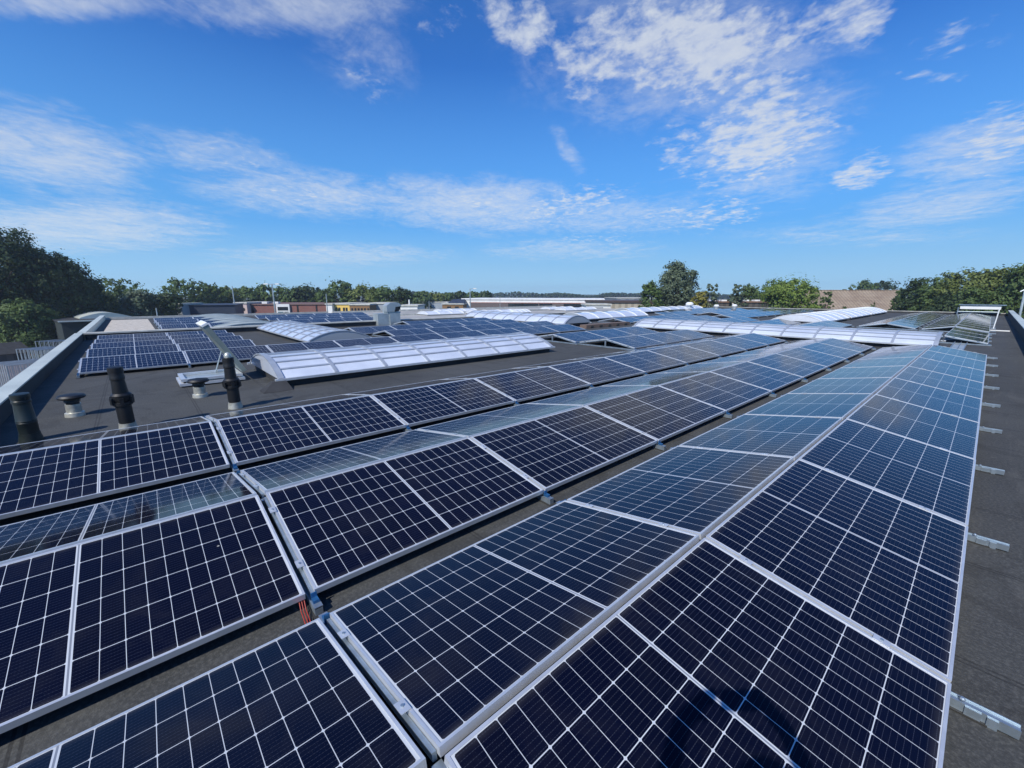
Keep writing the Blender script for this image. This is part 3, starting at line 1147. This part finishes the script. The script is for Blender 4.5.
# brick building with white entrance
o, wd, H = block('brick_building', 'red brick flat building with white framed entrance', 'building', 246, 326, 305.0, 78, M_BRICK, 14, 2, simple('brown_fascia', (.16, .10, .09), .8), cop=.18)
xe = wd * .37
b = MB(); b.box((xe, -.4, 0), (xe + 2.3, -.003, H + .15), M_WHITE2); e = b.build('entrance', o)
b = MB(); b.box((xe + .25, -.43, H - 1.0), (xe + 2.05, -.402, H - .35), M_GLASS); b.build('window', e)
b = MB(); b.box((xe + .25, -.43, .2), (xe + 1.2, -.402, H - 1.2), pane_mat('teal_glass', (.10, .17, .19))); b.box((xe + 1.35, -.43, .2), (xe + 2.05, -.402, H - 1.2), pane_mat('grey_glass', (.18, .2, .2))); b.build('door', e)
b = MB()
for x in (.16, .30):
    b.box((wd * x, 1, H + .2), (wd * x + .9, 2, H + .55), M_WHITE2)
b.build('roof_unit', o)
b = MB()
for x in (.06, .62, .86):
    b.box((wd * x, -.06, 0), (wd * x + .25, -.003, H), M_BLACK)
b.build('downpipe', o)
o, wd, H = block('pink_gable', 'pale pink rendered end block left of the brick building', 'building', 234, 246, 303.6, 77, M_PINK, 8)
b = MB(); b.lathe([(.28, 0), (.28, .05)], M_DARK, 12, Matrix.Translation((1.5, -.02, H - 1.0)) @ Matrix.Rotation(R_(90), 4, 'X')); b.build('lamp', o)
o, wd, H = block('white_annex', 'narrow white annex between brick and yellow buildings', 'building', 325.5, 331.5, 304.8, 79, M_WHITE2, 6)
o, wd, H = block('yellow_building', 'bright yellow rendered building with four dark windows', 'building', 331.5, 349, 304.6, 80, M_YEL, 10)
windows(o, wd, [.55, 1.15, 2.0, 2.5], .38, H - 1.35, .8, frame=False)
o, wd, H = block('brown_building', 'brown building with a row of small windows beside the yellow one', 'building', 349, 369, 305.2, 80, M_BROWN, 10)
windows(o, wd, [.3 + .6 * k for k in range(6)], .34, H - 1.2, .65, frame=False)
o, wd, H = block('rooftop_office', 'pale grey box building rising above the brown building', 'building', 349.5, 361.5, 300.8, 92, M_GREYC, 6)
o, wd, H = block('grey_building', 'grey and white building just left of the ventilation duct', 'building', 369, 386, 304.0, 84, M_GREYC, 8)
# navy clad hall
o, wd, H = block('dark_clad_hall', 'dark blue clad hall in front of the left tree line', 'building', 180, 234, 305.6, 62, M_NAVY, 12, 3, M_NAVY, cop=.05)
o, wd, H = block('glass_stair_block', 'narrow grey glazed block at the left end of the dark hall', 'building', 175, 180.5, 305.0, 61, M_GREYC, 4)
# green-edged roof on the left
o, wd, H = block('hedge_side_hall', 'dark walled hall with pale green roof edge beyond the left parapet', 'building', 56, 112, 322.5, 40, simple('dark_green_wall', (.018, .028, .028), .9, 0, .3, 1), 22, 3, M_DARK, cop=.02)
b = MB(); b.box((-.2, -.35, H + .03), (wd + .2, -.05, H + .14), M_COPING); b.build('coping', o)
b = MB()
for k in range(14):
    x0 = wd * .48 + k * .30
    z = lambda q: H + .12 + .50 * math.sin(math.pi * q / 14)
    b.hexa([(x0, 6, H), (x0 + .30, 6, H), (x0 + .30, 20, H), (x0, 20, H), (x0, 6, z(k)), (x0 + .30, 6, z(k + 1)), (x0 + .30, 20, z(k + 1)), (x0, 20, z(k))], M_COPING)
b.build('barrel_roof', o)
# tan cladding
o, wd, H = block('tan_boarded_building', 'low building clad in tan boards below the big round tree', 'building', 606, 693, 303.0, 74, M_TAN, 12, 2, simple('dark_brown_coping', (.07, .05, .045), .8), cop=.35)
o, wd, H = block('long_blue_grey_hall', 'long blue grey hall with vertical ribs on the horizon', 'building', 617, 654, 298.5, 150, stripes_mat('ribbed_grey_cladding', (.22, .25, .28), (.14, .16, .19), 3.0, 0, .4), 20)
o, wd, H = block('white_plant_room', 'small white roof box at the end of the tan building', 'building', 586, 611, 305.4, 68, M_WHITE2, 4)
o, wd, H = block('dark_shed', 'dark boarded shed with white posts and tan end', 'shed', 706, 772, 302.6, 66, M_DKCLAD, 8, 0, simple('rust_brown_edge', (.20, .12, .08), .8), cop=.2)
b = MB(); b.box((0, -.05, 0), (wd * .14, -.003, H - .02), M_TAN); b.box((wd * .16, -.12, 0), (wd * .18, -.003, H), M_WHITE2); b.box((wd * .40, -.12, 0), (wd * .42, -.003, H), M_WHITE2); b.build('end_boards', o)
b = MB()
for k in range(5):
    b.box((wd * (.12 + .17 * k), 1, H + .2), (wd * (.12 + .17 * k) + .8, 2, H + .42), M_WHITE2)
b.build('roof_light', o)
# tiled roof house
a, wd, zt, zb, rz = facing(817, 926, 292.0, 311, 64)
o = thing('tiled_roof_house', 'long house with weathered brown tiled roof behind the roof edge', 'house', (a.x, a.y, GZ), rz)
H0, H1 = zb - GZ - .3, zt - GZ
b = MB(); b.box((0.6, .8, 0), (wd - .4, 9, H0), M_BROWN); b.build('wall', o)
b = MB()
b.quad([(0, 0, H0), (wd, 0, H0), (wd - .2, 4.8, H1 + .25), (1.4, 4.8, H1 + .25)], M_TILE)
b.quad([(wd, 9.6, H0), (0, 9.6, H0), (1.4, 4.8, H1 + .25), (wd, 4.8, H1 + .25)], M_TILE)
b.quad([(0, 9.6, H0), (0, 0, H0), (1.4, 4.8, H1 + .25)], M_TILE)
b.quad([(0, 0, H0 - .02), (0, 9.6, H0 - .02), (wd, 9.6, H0 - .02), (wd, 0, H0 - .02)], M_DARK)
b.build('roof', o)
b = MB(); b.bar((1.3, 4.8, H1 + .28), (wd, 4.8, H1 + .28), .3, .14, M_TILE); b.build('ridge', o)
o, wd, H = block('garden_shed_roof', 'pale terracotta roofed house glimpsed between the right hand trees', 'house', 925, 940, 299, 70, simple('pink_brown_render', (.34, .22, .17), .9), 6)

# ------------------------------------------------------------------ lamp posts


def pole(px, py_top, depth, r, label, head=0, m=None):
    p = at(px, py_top, depth)
    o = thing('lamp_post', label, 'lamp post', (p.x, p.y, GZ), math.atan2(SIDE.y, SIDE.x), 'tall poles before the tree line')
    H = p.z - GZ
    b = MB(); b.lathe([(r, 0), (r * .6, H)], m or M_GREYM, 8); b.build('pole', o, True)
    if head:
        b = MB()
        b.bar((-.6 if head == 2 else 0, 0, H), (.9, 0, H + .08), .12, .08, M_GREYM)
        b.box((.6, -.15, H + .0), (1.2, .15, H + .16), M_WHITE2)
        if head == 2:
            b.box((-1.3, -.15, H + .0), (-.6, .15, H + .16), M_WHITE2)
        b.build('lamp_head', o)


pole(232, 286, 72, .12, 'plain grey pole at the pink end block')
pole(272, 284.5, 70, .15, 'tall two armed lamp post before the brick building', 2)
pole(326, 294, 74, .12, 'short pole at the right end of the brick building')
pole(470, 289, 80, .14, 'street lamp in front of the white building end', 1)
pole(429, 301, 84, .09, 'thin mast on the grey hall right of the duct')
pole(500, 298, 84, .07, 'very thin mast before the dark window band')
pole(156, 308, 45, .08, 'thin pole in front of the left woods')

# ------------------------------------------------------------------ yard on the left
for i, (px, py, n) in enumerate(((2, 392, 6), (22, 373, 6), (40, 362, 5), (64, 353, 5))):
    d = FW + (px - 512) / FPX * RT + (384 - py) / FPX * UP
    p = CAM + d * ((GZ - CAM.z) / d.z)
    zt = 1.9
    o = thing('barrier_rack', '%s rack of grey metal barriers in the yard below the parapet' % ['nearest', 'second nearest', 'third', 'farthest'][i], 'rack', (p.x, p.y, GZ), R_(20 + 12 * i), 'metal barrier racks in the yard')
    hgt = max(1.0, min(zt, 2.4))
    for k in range(n):
        b = MB()
        x = k * .45
        b.tube([(x, 0, 0), (x, 0, hgt), (x, 1.9, hgt), (x, 1.9, 0)], .03, M_GREYM, 6)
        b.tube([(x, 0, .35), (x, 1.9, .35)], .02, M_GREYM, 6)
        for j in range(1, 8):
            b.tube([(x, j * .24, .35), (x, j * .24, hgt)], .012, M_GREYM, 5)
        b.build('barrier', o)
    b = MB(); b.box((-.15, .3, .02), (n * .45, .45, .12), M_GREYM); b.box((-.15, 1.5, .02), (n * .45, 1.65, .12), M_GREYM); b.build('skid', o)
p = at(18, 352.5, 43)
o = thing('market_canopy', 'small canopy with red and white roof under the dark trees', 'canopy', (p.x, p.y, GZ), .4)
Hc = p.z - GZ
b = MB(); b.hexa([(-1.3, -1, Hc - .3), (1.3, -1, Hc - .3), (1.3, 1, Hc - .3), (-1.3, 1, Hc - .3), (-.6, -.3, Hc), (.6, -.3, Hc), (.6, .3, Hc), (-.6, .3, Hc)], M_REDROOF); b.build('roof', o)
b = MB(); b.box((-1.3, -1.02, Hc - .5), (1.3, -1.0, Hc - .301), M_WHITE2); b.build('valance', o)
for sx in (-1.2, 1.2):
    for sy in (-.9, .9):
        b = MB(); b.tube([(sx, sy, 0), (sx, sy, Hc - .3)], .04, M_GREYM); b.build('leg', o)
p = at(-14, 344, 38)
o = thing('dark_shed_roof', 'dark pitched shed roof at the far left under the trees', 'shed', (p.x, p.y, GZ), R_(120))
Hs = p.z - GZ
b = MB(); b.box((-2, -1.6, 0), (2, 1.6, Hs - .9), M_DKCLAD); b.build('wall', o)
b = MB(); b.hexa([(-2.2, -1.9, Hs - .9), (2.2, -1.9, Hs - .9), (2.2, 1.9, Hs - .9), (-2.2, 1.9, Hs - .9), (-2.2, -.05, Hs), (2.2, -.05, Hs), (2.2, .05, Hs), (-2.2, .05, Hs)], M_DARK); b.build('roof', o)

# ------------------------------------------------------------------ trees


def crown_mesh(seed, lobes, n, leaf, m, lean=.45, zlo=None):
    """lobes: (x, y, z, rx, ry, rz); leaf faces lie through the volume, thicker at the skin, in clumps"""
    rg = random.Random(seed)
    V, Fc = [], []
    wt = [a[3] * a[5] for a in lobes]
    tot = sum(wt)
    clumps = []
    for lb, w in zip(lobes, wt):
        k = max(6, int(n / 26 * w / tot))
        for _ in range(k):
            z = rg.uniform(-1, 1)
            a = rg.uniform(0, 2 * math.pi)
            q = math.sqrt(1 - z * z)
            rr = rg.uniform(.55, 1.0) ** .6 * rg.uniform(.88, 1.10)
            d = Vector((q * math.cos(a), q * math.sin(a), z))
            clumps.append((Vector((lb[0] + d.x * lb[3] * rr, lb[1] + d.y * lb[4] * rr, lb[2] + d.z * lb[5] * rr)), d, min(lb[3], lb[5])))
    per = max(4, int(n / len(clumps)))
    for c, d, sz in clumps:
        cr = sz * rg.uniform(.26, .46)
        for _ in range(per):
            o = Vector((rg.gauss(0, .5), rg.gauss(0, .5), rg.gauss(0, .42)))
            if o.length > 1.15:
                o *= 1.15 / o.length
            o *= cr
            p = c + o
            if zlo is not None and p.z < zlo:
                continue
            nrm = (d * .6 + o.normalized() * .7 + Vector((rg.uniform(-1, 1), rg.uniform(-1, 1), rg.uniform(-.6, 1))) * .6)
            nrm.normalize()
            t1 = nrm.orthogonal().normalized()
            t1.rotate(Matrix.Rotation(rg.uniform(0, 6.28), 3, nrm))
            t2 = nrm.cross(t1)
            s = leaf * rg.uniform(.6, 1.35)
            i = len(V)
            V += [tuple(p - t1 * s), tuple(p - t2 * s * .55), tuple(p + t1 * s), tuple(p + t2 * s * .55)]
            Fc.append((i, i + 1, i + 2, i + 3))
    me = bpy.data.meshes.new('crown')
    me.from_pydata(V, [], Fc)
    me.materials.append(m)
    me.update()
    return me


def lobes_round(rg, w, h, k=9, flat=1.0):
    L = [(0, 0, h * .52, w * .33, w * .33, h * .34)]
    for i in range(k):
        a = 2 * math.pi * i / k + rg.uniform(-.3, .3)
        z = rg.uniform(.28, .74)
        q = w * .5 * (1 - abs(z - .45) * .9) * rg.uniform(.5, .72)
        s = rg.uniform(.17, .26)
        L.append((q * math.cos(a), q * math.sin(a), h * z, w * s, w * s, h * s * .9 * flat))
    L.append((rg.uniform(-.06, .06) * w, 0, h * .82, w * .2, w * .2, h * .17))
    return L


def lobes_dome(rg, w, h):
    """a dense crown that reaches low, with a lumpy top"""
    L = [(0, 0, h * .60, w * .36, w * .36, h * .36), (0, 0, h * .30, w * .38, w * .38, h * .26)]
    for i in range(13):
        a = i * 2.4 + rg.uniform(-.4, .4)
        e = rg.uniform(-.35, 1.25)
        q = math.cos(e) * rg.uniform(.8, 1.05)
        L.append((q * math.cos(a) * w * .34, q * math.sin(a) * w * .34, h * (.58 + math.sin(e) * .30), w * rg.uniform(.13, .2), w * rg.uniform(.13, .2), h * rg.uniform(.10, .15)))
    return L


def trunk(o, h, r, rg, w):
    b = MB()
    b.lathe([(r * 1.4, 0), (r, h * .08), (r * .8, h * .35), (r * .35, h * .72)], M_BARK, 9)
    for k in range(6):
        a = k * 1.05 + rg.uniform(-.3, .3)
        z = h * rg.uniform(.25, .5)
        p0 = Vector((0, 0, z))
        p1 = p0 + Vector((math.cos(a) * w * .18, math.sin(a) * w * .18, h * .13))
        p2 = p1 + Vector((math.cos(a + .3) * w * .14, math.sin(a + .3) * w * .14, h * .14))
        for q0, q1, ra, rb in ((p0, p1, r * .4, r * .25), (p1, p2, r * .25, r * .1)):
            d = q1 - q0
            T = Matrix.Translation(q0) @ d.to_track_quat('Z', 'Y').to_matrix().to_4x4()
            b.lathe([(ra, 0), (rb, d.length)], M_BARK, 6, T)
    b.build('trunk', o, True)


NTREE = 0


def tree(px, py_top, wpx, depth, kind, label, n=1600, leaf=None, group=None, name='tree', cat='tree', low=False, dens=1.0, lobes=None):
    global NTREE
    NTREE += 1
    rg = random.Random(100 + NTREE)
    p = at(px, py_top, depth)
    w = wpx / FPX * depth
    h = p.z - GZ
    o = thing(name, label, cat, (p.x, p.y, GZ), rg.uniform(0, 6.28) if lobes is None else math.atan2(SIDE.y, SIDE.x), group)
    leaf = leaf or max(.10, .0030 * depth)
    n = int(n * 1.7)
    L = lobes(rg, w, h) if lobes else lobes_round(rg, w, h)
    if low:
        L = lobes_dome(rg, w, h)
    if False:
        L = [(x, y, z * .85 + .02 * h, rx, ry, rz_ * 1.1) for x, y, z, rx, ry, rz_ in L]
        L.append((0, 0, h * .25, w * .42, w * .42, h * .25))
    if True:
        top = max(l[2] + l[5] * .98 for l in L)
        wid = max(math.hypot(l[0], l[1]) + l[3] for l in L)
        kz, kw = h / top, w * .5 / wid * 1.04
        L = [(l[0] * kw, l[1] * kw, l[2] * kz, l[3] * kw, l[4] * kw, l[5] * kz) for l in L]
    link('crown', crown_mesh(NTREE * 31, L, n, leaf, LEAF[kind]), o)
    trunk(o, h, .035 * h, rg, w)
    return o


# the dark trees at the left edge, close
gl = 'big dark trees at the left edge'
tree(-26, 222, 120, 46, 'dark', 'tallest dark tree cut by the left edge of the photo', 15000, .15, gl, low=True)
tree(24, 245, 70, 48, 'dark', 'dark green broad tree second from the left edge', 12000, .15, gl, low=True)
tree(60, 258, 56, 50, 'dark', 'dark tree sloping down to the right of the left group', 10000, .15, gl, low=True)
tree(22, 300, 56, 44, 'mid', 'lower olive green tree in front of the dark trees', 6500, .14, gl, low=True)
tree(82, 284, 36, 56, 'dark', 'shadowy small tree at the right foot of the left group', 5000, .17, gl, low=True)
tree(50, 300, 44, 50, 'dark', 'dark low tree behind the yard racks', 5000, .15, gl, low=True)
tree(-30, 300, 60, 44, 'dark', 'dark low tree at the very left edge', 5000, .15, gl, low=True)
# wood edge
gw = 'trees of the wood edge behind the left buildings'
WOOD = [(112, 277, 60, 62, 'mid', 'broad round tree right of the dark left group'), (137, 290, 34, 55, 'grey', 'light grey green willowy tree in the left woods'),
        (100, 288, 34, 58, 'olive', 'olive tree behind the green edged roof'), (158, 292, 40, 58, 'dark', 'dark bush tree in front of the left woods'),
        (186, 279, 50, 80, 'mid', 'rounded crown standing highest in the left woods'), (212, 284, 34, 84, 'mid', 'tree between the round crown and the plain pole'),
        (227, 286, 30, 88, 'olive', 'lighter olive tree behind the plain pole'), (250, 286, 34, 96, 'mid', 'tree behind the pink end block'),
        (271, 285, 34, 98, 'mid', 'tree behind the two armed lamp post'), (292, 287, 30, 98, 'mid', 'tree right of the two armed lamp post'),
        (308, 285, 30, 98, 'dark', 'darker tree behind the right part of the brick building'), (323, 291, 20, 96, 'mid', 'small tree in the dip of the tree line'),
        (340, 281, 34, 92, 'mid', 'tallest tree above the yellow building'), (362, 284, 34, 92, 'olive', 'olive tree above the brown building'),
        (383, 285, 34, 94, 'mid', 'tree above the ventilation duct hood'), (401, 287, 22, 94, 'dark', 'tree where the near wood ends'),
        (420, 291, 26, 130, 'mid', 'small far tree right of the duct'), (436, 292, 20, 135, 'olive', 'far tree before the gap'),
        (448, 292, 16, 140, 'mid', 'far tree left of the street lamp'), (460, 291.5, 18, 140, 'dark', 'far tree at the street lamp'),
        (473, 291, 18, 140, 'mid', 'far tree just right of the street lamp'), (485, 290.5, 18, 140, 'dark', 'last far tree before the open horizon'),
        (170, 300, 40, 70, 'mid', 'bushy tree at the left end of the dark hall'), (205, 300, 50, 82, 'olive', 'bright undergrowth above the dark hall')]
for px, py, wp, dp, kd, lb in WOOD:
    tree(px, py, wp * 1.15, dp, kd, lb, 2600 if dp < 120 else 1500, None, gw, low=True)
# trees right of centre


def fan(rg, w, h):
    """a broad round crown of upward sweeping boughs"""
    L = [(0, 0, h * .55, w * .40, w * .38, h * .36)]
    for i in range(12):
        a = rg.uniform(0, 6.28)
        z = rg.uniform(.35, .8)
        q = w * .46 * math.sqrt(max(.05, 1 - ((z - .5) / .5) ** 2)) * .78
        L.append((q * math.cos(a), q * math.sin(a), h * z, w * .13, w * .13, h * .15))
    return L


def wispy(rg, w, h):
    L = []
    for i in range(18):
        a = rg.uniform(0, 6.28)
        q = rg.uniform(0, .34) * w
        L.append((q * math.cos(a), q * math.sin(a), h * rg.uniform(.35, .84), w * .12, w * .12, h * rg.uniform(.12, .2)))
    return L


gr = 'garden trees right of the centre'
tree(679, 262, 40, 60, 'grey', 'big round grey green tree standing alone on the horizon', 9000, .15, gr, lobes=lobes_dome)
tree(653, 280, 26, 58, 'mid', 'small pointed green tree left of the big round tree', 3000, .15, gr, low=True)
tree(700, 290, 22, 56, 'yellow', 'yellow green bush at the foot of the big round tree', 2200, .14, gr, low=True)
tree(716, 281, 20, 64, 'grey', 'wispy feathery tree right of the big round tree', 1600, .16, gr, lobes=wispy)
tree(738, 283, 24, 66, 'grey', 'wispy grey tree left of the bright green tree', 2000, .16, gr, lobes=wispy)
tree(752, 283, 30, 70, 'mid', 'mid green round tree behind the dark shed', 2600, .17, gr, low=True)
tree(792, 278, 60, 56, 'bright', 'bright green broad tree in front of the tiled roof', 7500, .15, gr, low=True)
tree(828, 290, 14, 58, 'mid', 'small green tree at the left end of the tiled roof', 900, .14, gr, low=True)
tree(868, 280, 30, 120, 'mid', 'far rounded tree rising behind the tiled roof', 1800, .28, gr, low=True)
tree(888, 280, 34, 120, 'dark', 'far dark tree behind the right end of the tiled roof', 1800, .28, gr, low=True)
tree(847, 289, 26, 130, 'dark', 'far low tree behind the tiled roof centre', 1200, .28, gr, low=True)
gh = 'trees along the right roof side'
tree(918, 278, 34, 54, 'dark', 'slender dark green tree at the right end of the tiled roof', 4200, .15, gh, low=True)
tree(905, 288, 22, 60, 'mid', 'small tree touching the right end of the tiled roof', 1600, .15, gh, low=True)
tree(940, 276, 44, 52, 'mid', 'green tree between the slender one and the hedge trees', 5000, .15, gh, low=True)
tree(966, 270, 52, 50, 'olive', 'olive green tree above the white trolley', 7000, .15, gh, low=True)
tree(1000, 267, 56, 48, 'olive', 'tall olive tree at the right edge of the photo', 8000, .15, gh, low=True)
tree(1042, 264, 64, 44, 'mid', 'tree cut by the right edge of the photo', 6000, .16, gh, low=True)
tree(985, 288, 60, 46, 'mid', 'lower green tree right behind the white trolley', 5000, .14, gh, low=True)
tree(950, 292, 40, 48, 'dark', 'low dark tree left of the white trolley', 3500, .14, gh, low=True)
# small plants in front of the tiled roof
for px, lb in ((873, 'green shrub on the roof edge before the tiled roof, widest one'), (845, 'tiny shrub before the tiled roof at its left'), (892, 'tiny shrub before the tiled roof at its right')):
    tree(px, 302 if px == 873 else 304, 12 if px == 873 else 6, 58, 'mid', lb, 500, .1, 'shrubs before the tiled roof', name='shrub', cat='shrub', low=True)
# far horizon woods, one mass nobody could count
rg = random.Random(5)
V, Fc = [], []
for px in range(400, 1040, 2):
    dep = 420 + 40 * math.sin(px * .03)
    top = 293.0 + 1.3 * math.sin(px * .045) + .9 * math.sin(px * .13 + 1) + (1.2 if 500 < px < 600 else 0) - (2.0 if px > 820 else 0)
    p = at(px, top, dep)
    for k in range(26):
        q = Vector((p.x + rg.uniform(-2.5, 2.5), p.y + rg.uniform(-2.5, 2.5) + rg.uniform(0, 10), GZ + (p.z - GZ) * rg.uniform(.05, 1.0) ** .6))
        nrm = Vector((rg.uniform(-1, 1), rg.uniform(-1, 1), rg.uniform(-.2, 1))).normalized()
        t1 = nrm.orthogonal().normalized()
        t2 = nrm.cross(t1)
        s = rg.uniform(.7, 1.5)
        i = len(V)
        V += [tuple(q - t1 * s), tuple(q - t2 * s), tuple(q + t1 * s), tuple(q + t2 * s)]
        Fc.append((i, i + 1, i + 2, i + 3))
me = bpy.data.meshes.new('distant_woods')
me.from_pydata(V, [], Fc)
me.materials.append(LEAF['dark'])
o = link('distant_woods', me)
struct(o, 'stuff')
o['label'] = 'distant line of woods along the horizon'
o['category'] = 'woods'


# ------------------------------------------------------------------ the photographer behind the camera, who casts the shadow on the nearest panel
def photographer():
    HD = Vector((HEAD.x, HEAD.y, 0))
    SD = Vector((SIDE.x, SIDE.y, 0))
    root = Vector((1.17, -.82, 0))

    def P(f, s, z):
        return root + HD * f + SD * s + Vector((0, 0, z))
    V, E, Rr = [], [], []

    def v(p, r, prev=None):
        V.append(p); Rr.append(r)
        if prev is not None:
            E.append((prev, len(V) - 1))
        return len(V) - 1
    pel = v(P(0, 0, .98), .135)
    wa = v(P(.01, 0, 1.10), .12, pel)
    ch = v(P(.02, 0, 1.28), .135, wa)
    st = v(P(.01, 0, 1.42), .085, ch)
    nk = v(P(.03, 0, 1.50), .055, st)
    hb = v(P(.05, 0, 1.58), .080, nk)
    hd = v(P(.055, 0, 1.66), .098, hb)
    ht = v(P(.045, 0, 1.725), .062, hd)
    nose = v(P(.145, 0, 1.62), .014, hb)
    for sg in (-1, 1):
        hp = v(P(0, sg * .095, .93), .095, pel)
        kn = v(P(.03, sg * .11, .50), .062, hp)
        an = v(P(0, sg * .12, .09), .042, kn)
        toe = v(P(.17, sg * .14, .035), .035, an)
        sh = v(P(.01, sg * .19, 1.40), .062, st)
        if sg < 0:
            el = v(Vector((.87, -.85, 1.22)), .045, sh)
            wr = v(Vector((.83, -.67, 1.55)), .030, el)
            palm = v(Vector((.84, -.60, 1.62)), .034, wr)
            base, out = Vector((.84, -.60, 1.62)), Vector((.10, .09, .10))
        else:
            el = v(Vector((1.30, -.48, 1.22)), .045, sh)
            wr = v(Vector((1.09, -.41, 1.54)), .030, el)
            palm = v(Vector((1.04, -.42, 1.61)), .034, wr)
            base, out = Vector((1.04, -.42, 1.61)), Vector((-.10, -.09, .10))
        for k in range(4):
            o = Vector((0, 0, .018 * k - .02))
            a1 = v(base + o + out.normalized() * .045 - HD * .01, .009, palm)
            a2 = v(base + o + out.normalized() * (.070 + .004 * (k % 3)) - HD * .022, .008, a1)
        t1 = v(base + Vector((0, 0, -.035)) - HD * .035, .010, palm)
        t2 = v(base + Vector((0, 0, -.03)) - HD * .05 + out.normalized() * .03, .009, t1)
    me = bpy.data.meshes.new('body')
    me.from_pydata([tuple(p) for p in V], E, [])
    o = bpy.data.objects.new('tmp', me)
    COL.objects.link(o)
    sk = o.modifiers.new('s', 'SKIN')
    for i, r in enumerate(Rr):
        me.skin_vertices[0].data[i].radius = (r, r)
    me.skin_vertices[0].data[0].use_root = True
    sb = o.modifiers.new('b', 'SUBSURF')
    sb.levels = sb.render_levels = 2
    dg = bpy.context.evaluated_depsgraph_get()
    body = bpy.data.meshes.new_from_object(o.evaluated_get(dg))
    bpy.data.objects.remove(o)
    body.materials.clear()
    jeans = simple('blue_jeans', (.04, .06, .11), .9)
    for m in (M_PERSON, jeans, M_SKIN, M_BLACK):
        body.materials.append(m)
    for p in body.polygons:
        c = p.center
        d = Vector((c.x - root.x, c.y - root.y, 0))
        arm = abs(d.dot(SD)) > .20 or d.dot(HD) > .2
        p.material_index = 3 if c.z < .10 else 1 if c.z < .97 else 2 if (c.z > 1.47 or (arm and d.dot(HD) > .14 and c.z > 1.0)) else 0
        p.use_smooth = True
    t = thing('person', 'person in dark shirt and jeans whose shadow falls on the nearest panel', 'person', tuple(root))
    q = link('body', body, t)
    q.location = -root
    b = MB()
    C0 = P(.035, 0, 1.665)
    for sgn in (1,):
        b.lathe([(.02, .105), (.075, .085), (.098, .04), (.102, 0), (.095, -.05)], M_HAIR, 18, Matrix.Translation(C0 - HD * .02), cap=False)
    hq = b.build('hair', t, True); hq.location = -root
    b = MB()
    for sg in (-1, 1):
        c = P(.125, sg * .032, 1.655)
        b.lathe([(.002, -.012), (.010, -.006), (.012, 0), (.010, .006), (.002, .012)], M_WHITE2, 10, Matrix.Translation(c))
        eq = b.build('eye', t, True); eq.location = -root
        b = MB()
    ph = thing('phone', 'black phone held up in front of the person', 'phone', tuple(CAM))
    b = MB()
    T = Matrix((RT, UP, -FW)).transposed().to_4x4()
    b.box((-.02, -.065, .008), (.135, .012, .016), M_PHONE, T)
    b.build('body', ph)
    b = MB()
    b.box((-.016, -.061, .0165), (.131, .008, .0172), M_GLASS, T)
    b.build('screen', ph)


photographer()

# ------------------------------------------------------------------ the summer haze of the air
hz = bpy.data.materials.new('haze_air')
hz.use_nodes = True
nt = hz.node_tree
nt.nodes.clear()
ho = nt.nodes.new('ShaderNodeOutputMaterial')
hv = nt.nodes.new('ShaderNodeVolumePrincipled')
hv.inputs['Color'].default_value = (.72, .84, 1.0, 1)
hv.inputs['Density'].default_value = .0006
hv.inputs['Anisotropy'].default_value = .2
nt.links.new(hv.outputs[0], ho.inputs['Volume'])
b = MB()
b.box((-620, -200, GZ - 1), (260, 620, 14), hz)
o = b.build('haze')
struct(o, 'stuff')
o['label'] = 'thin pale summer haze over the far scenery'
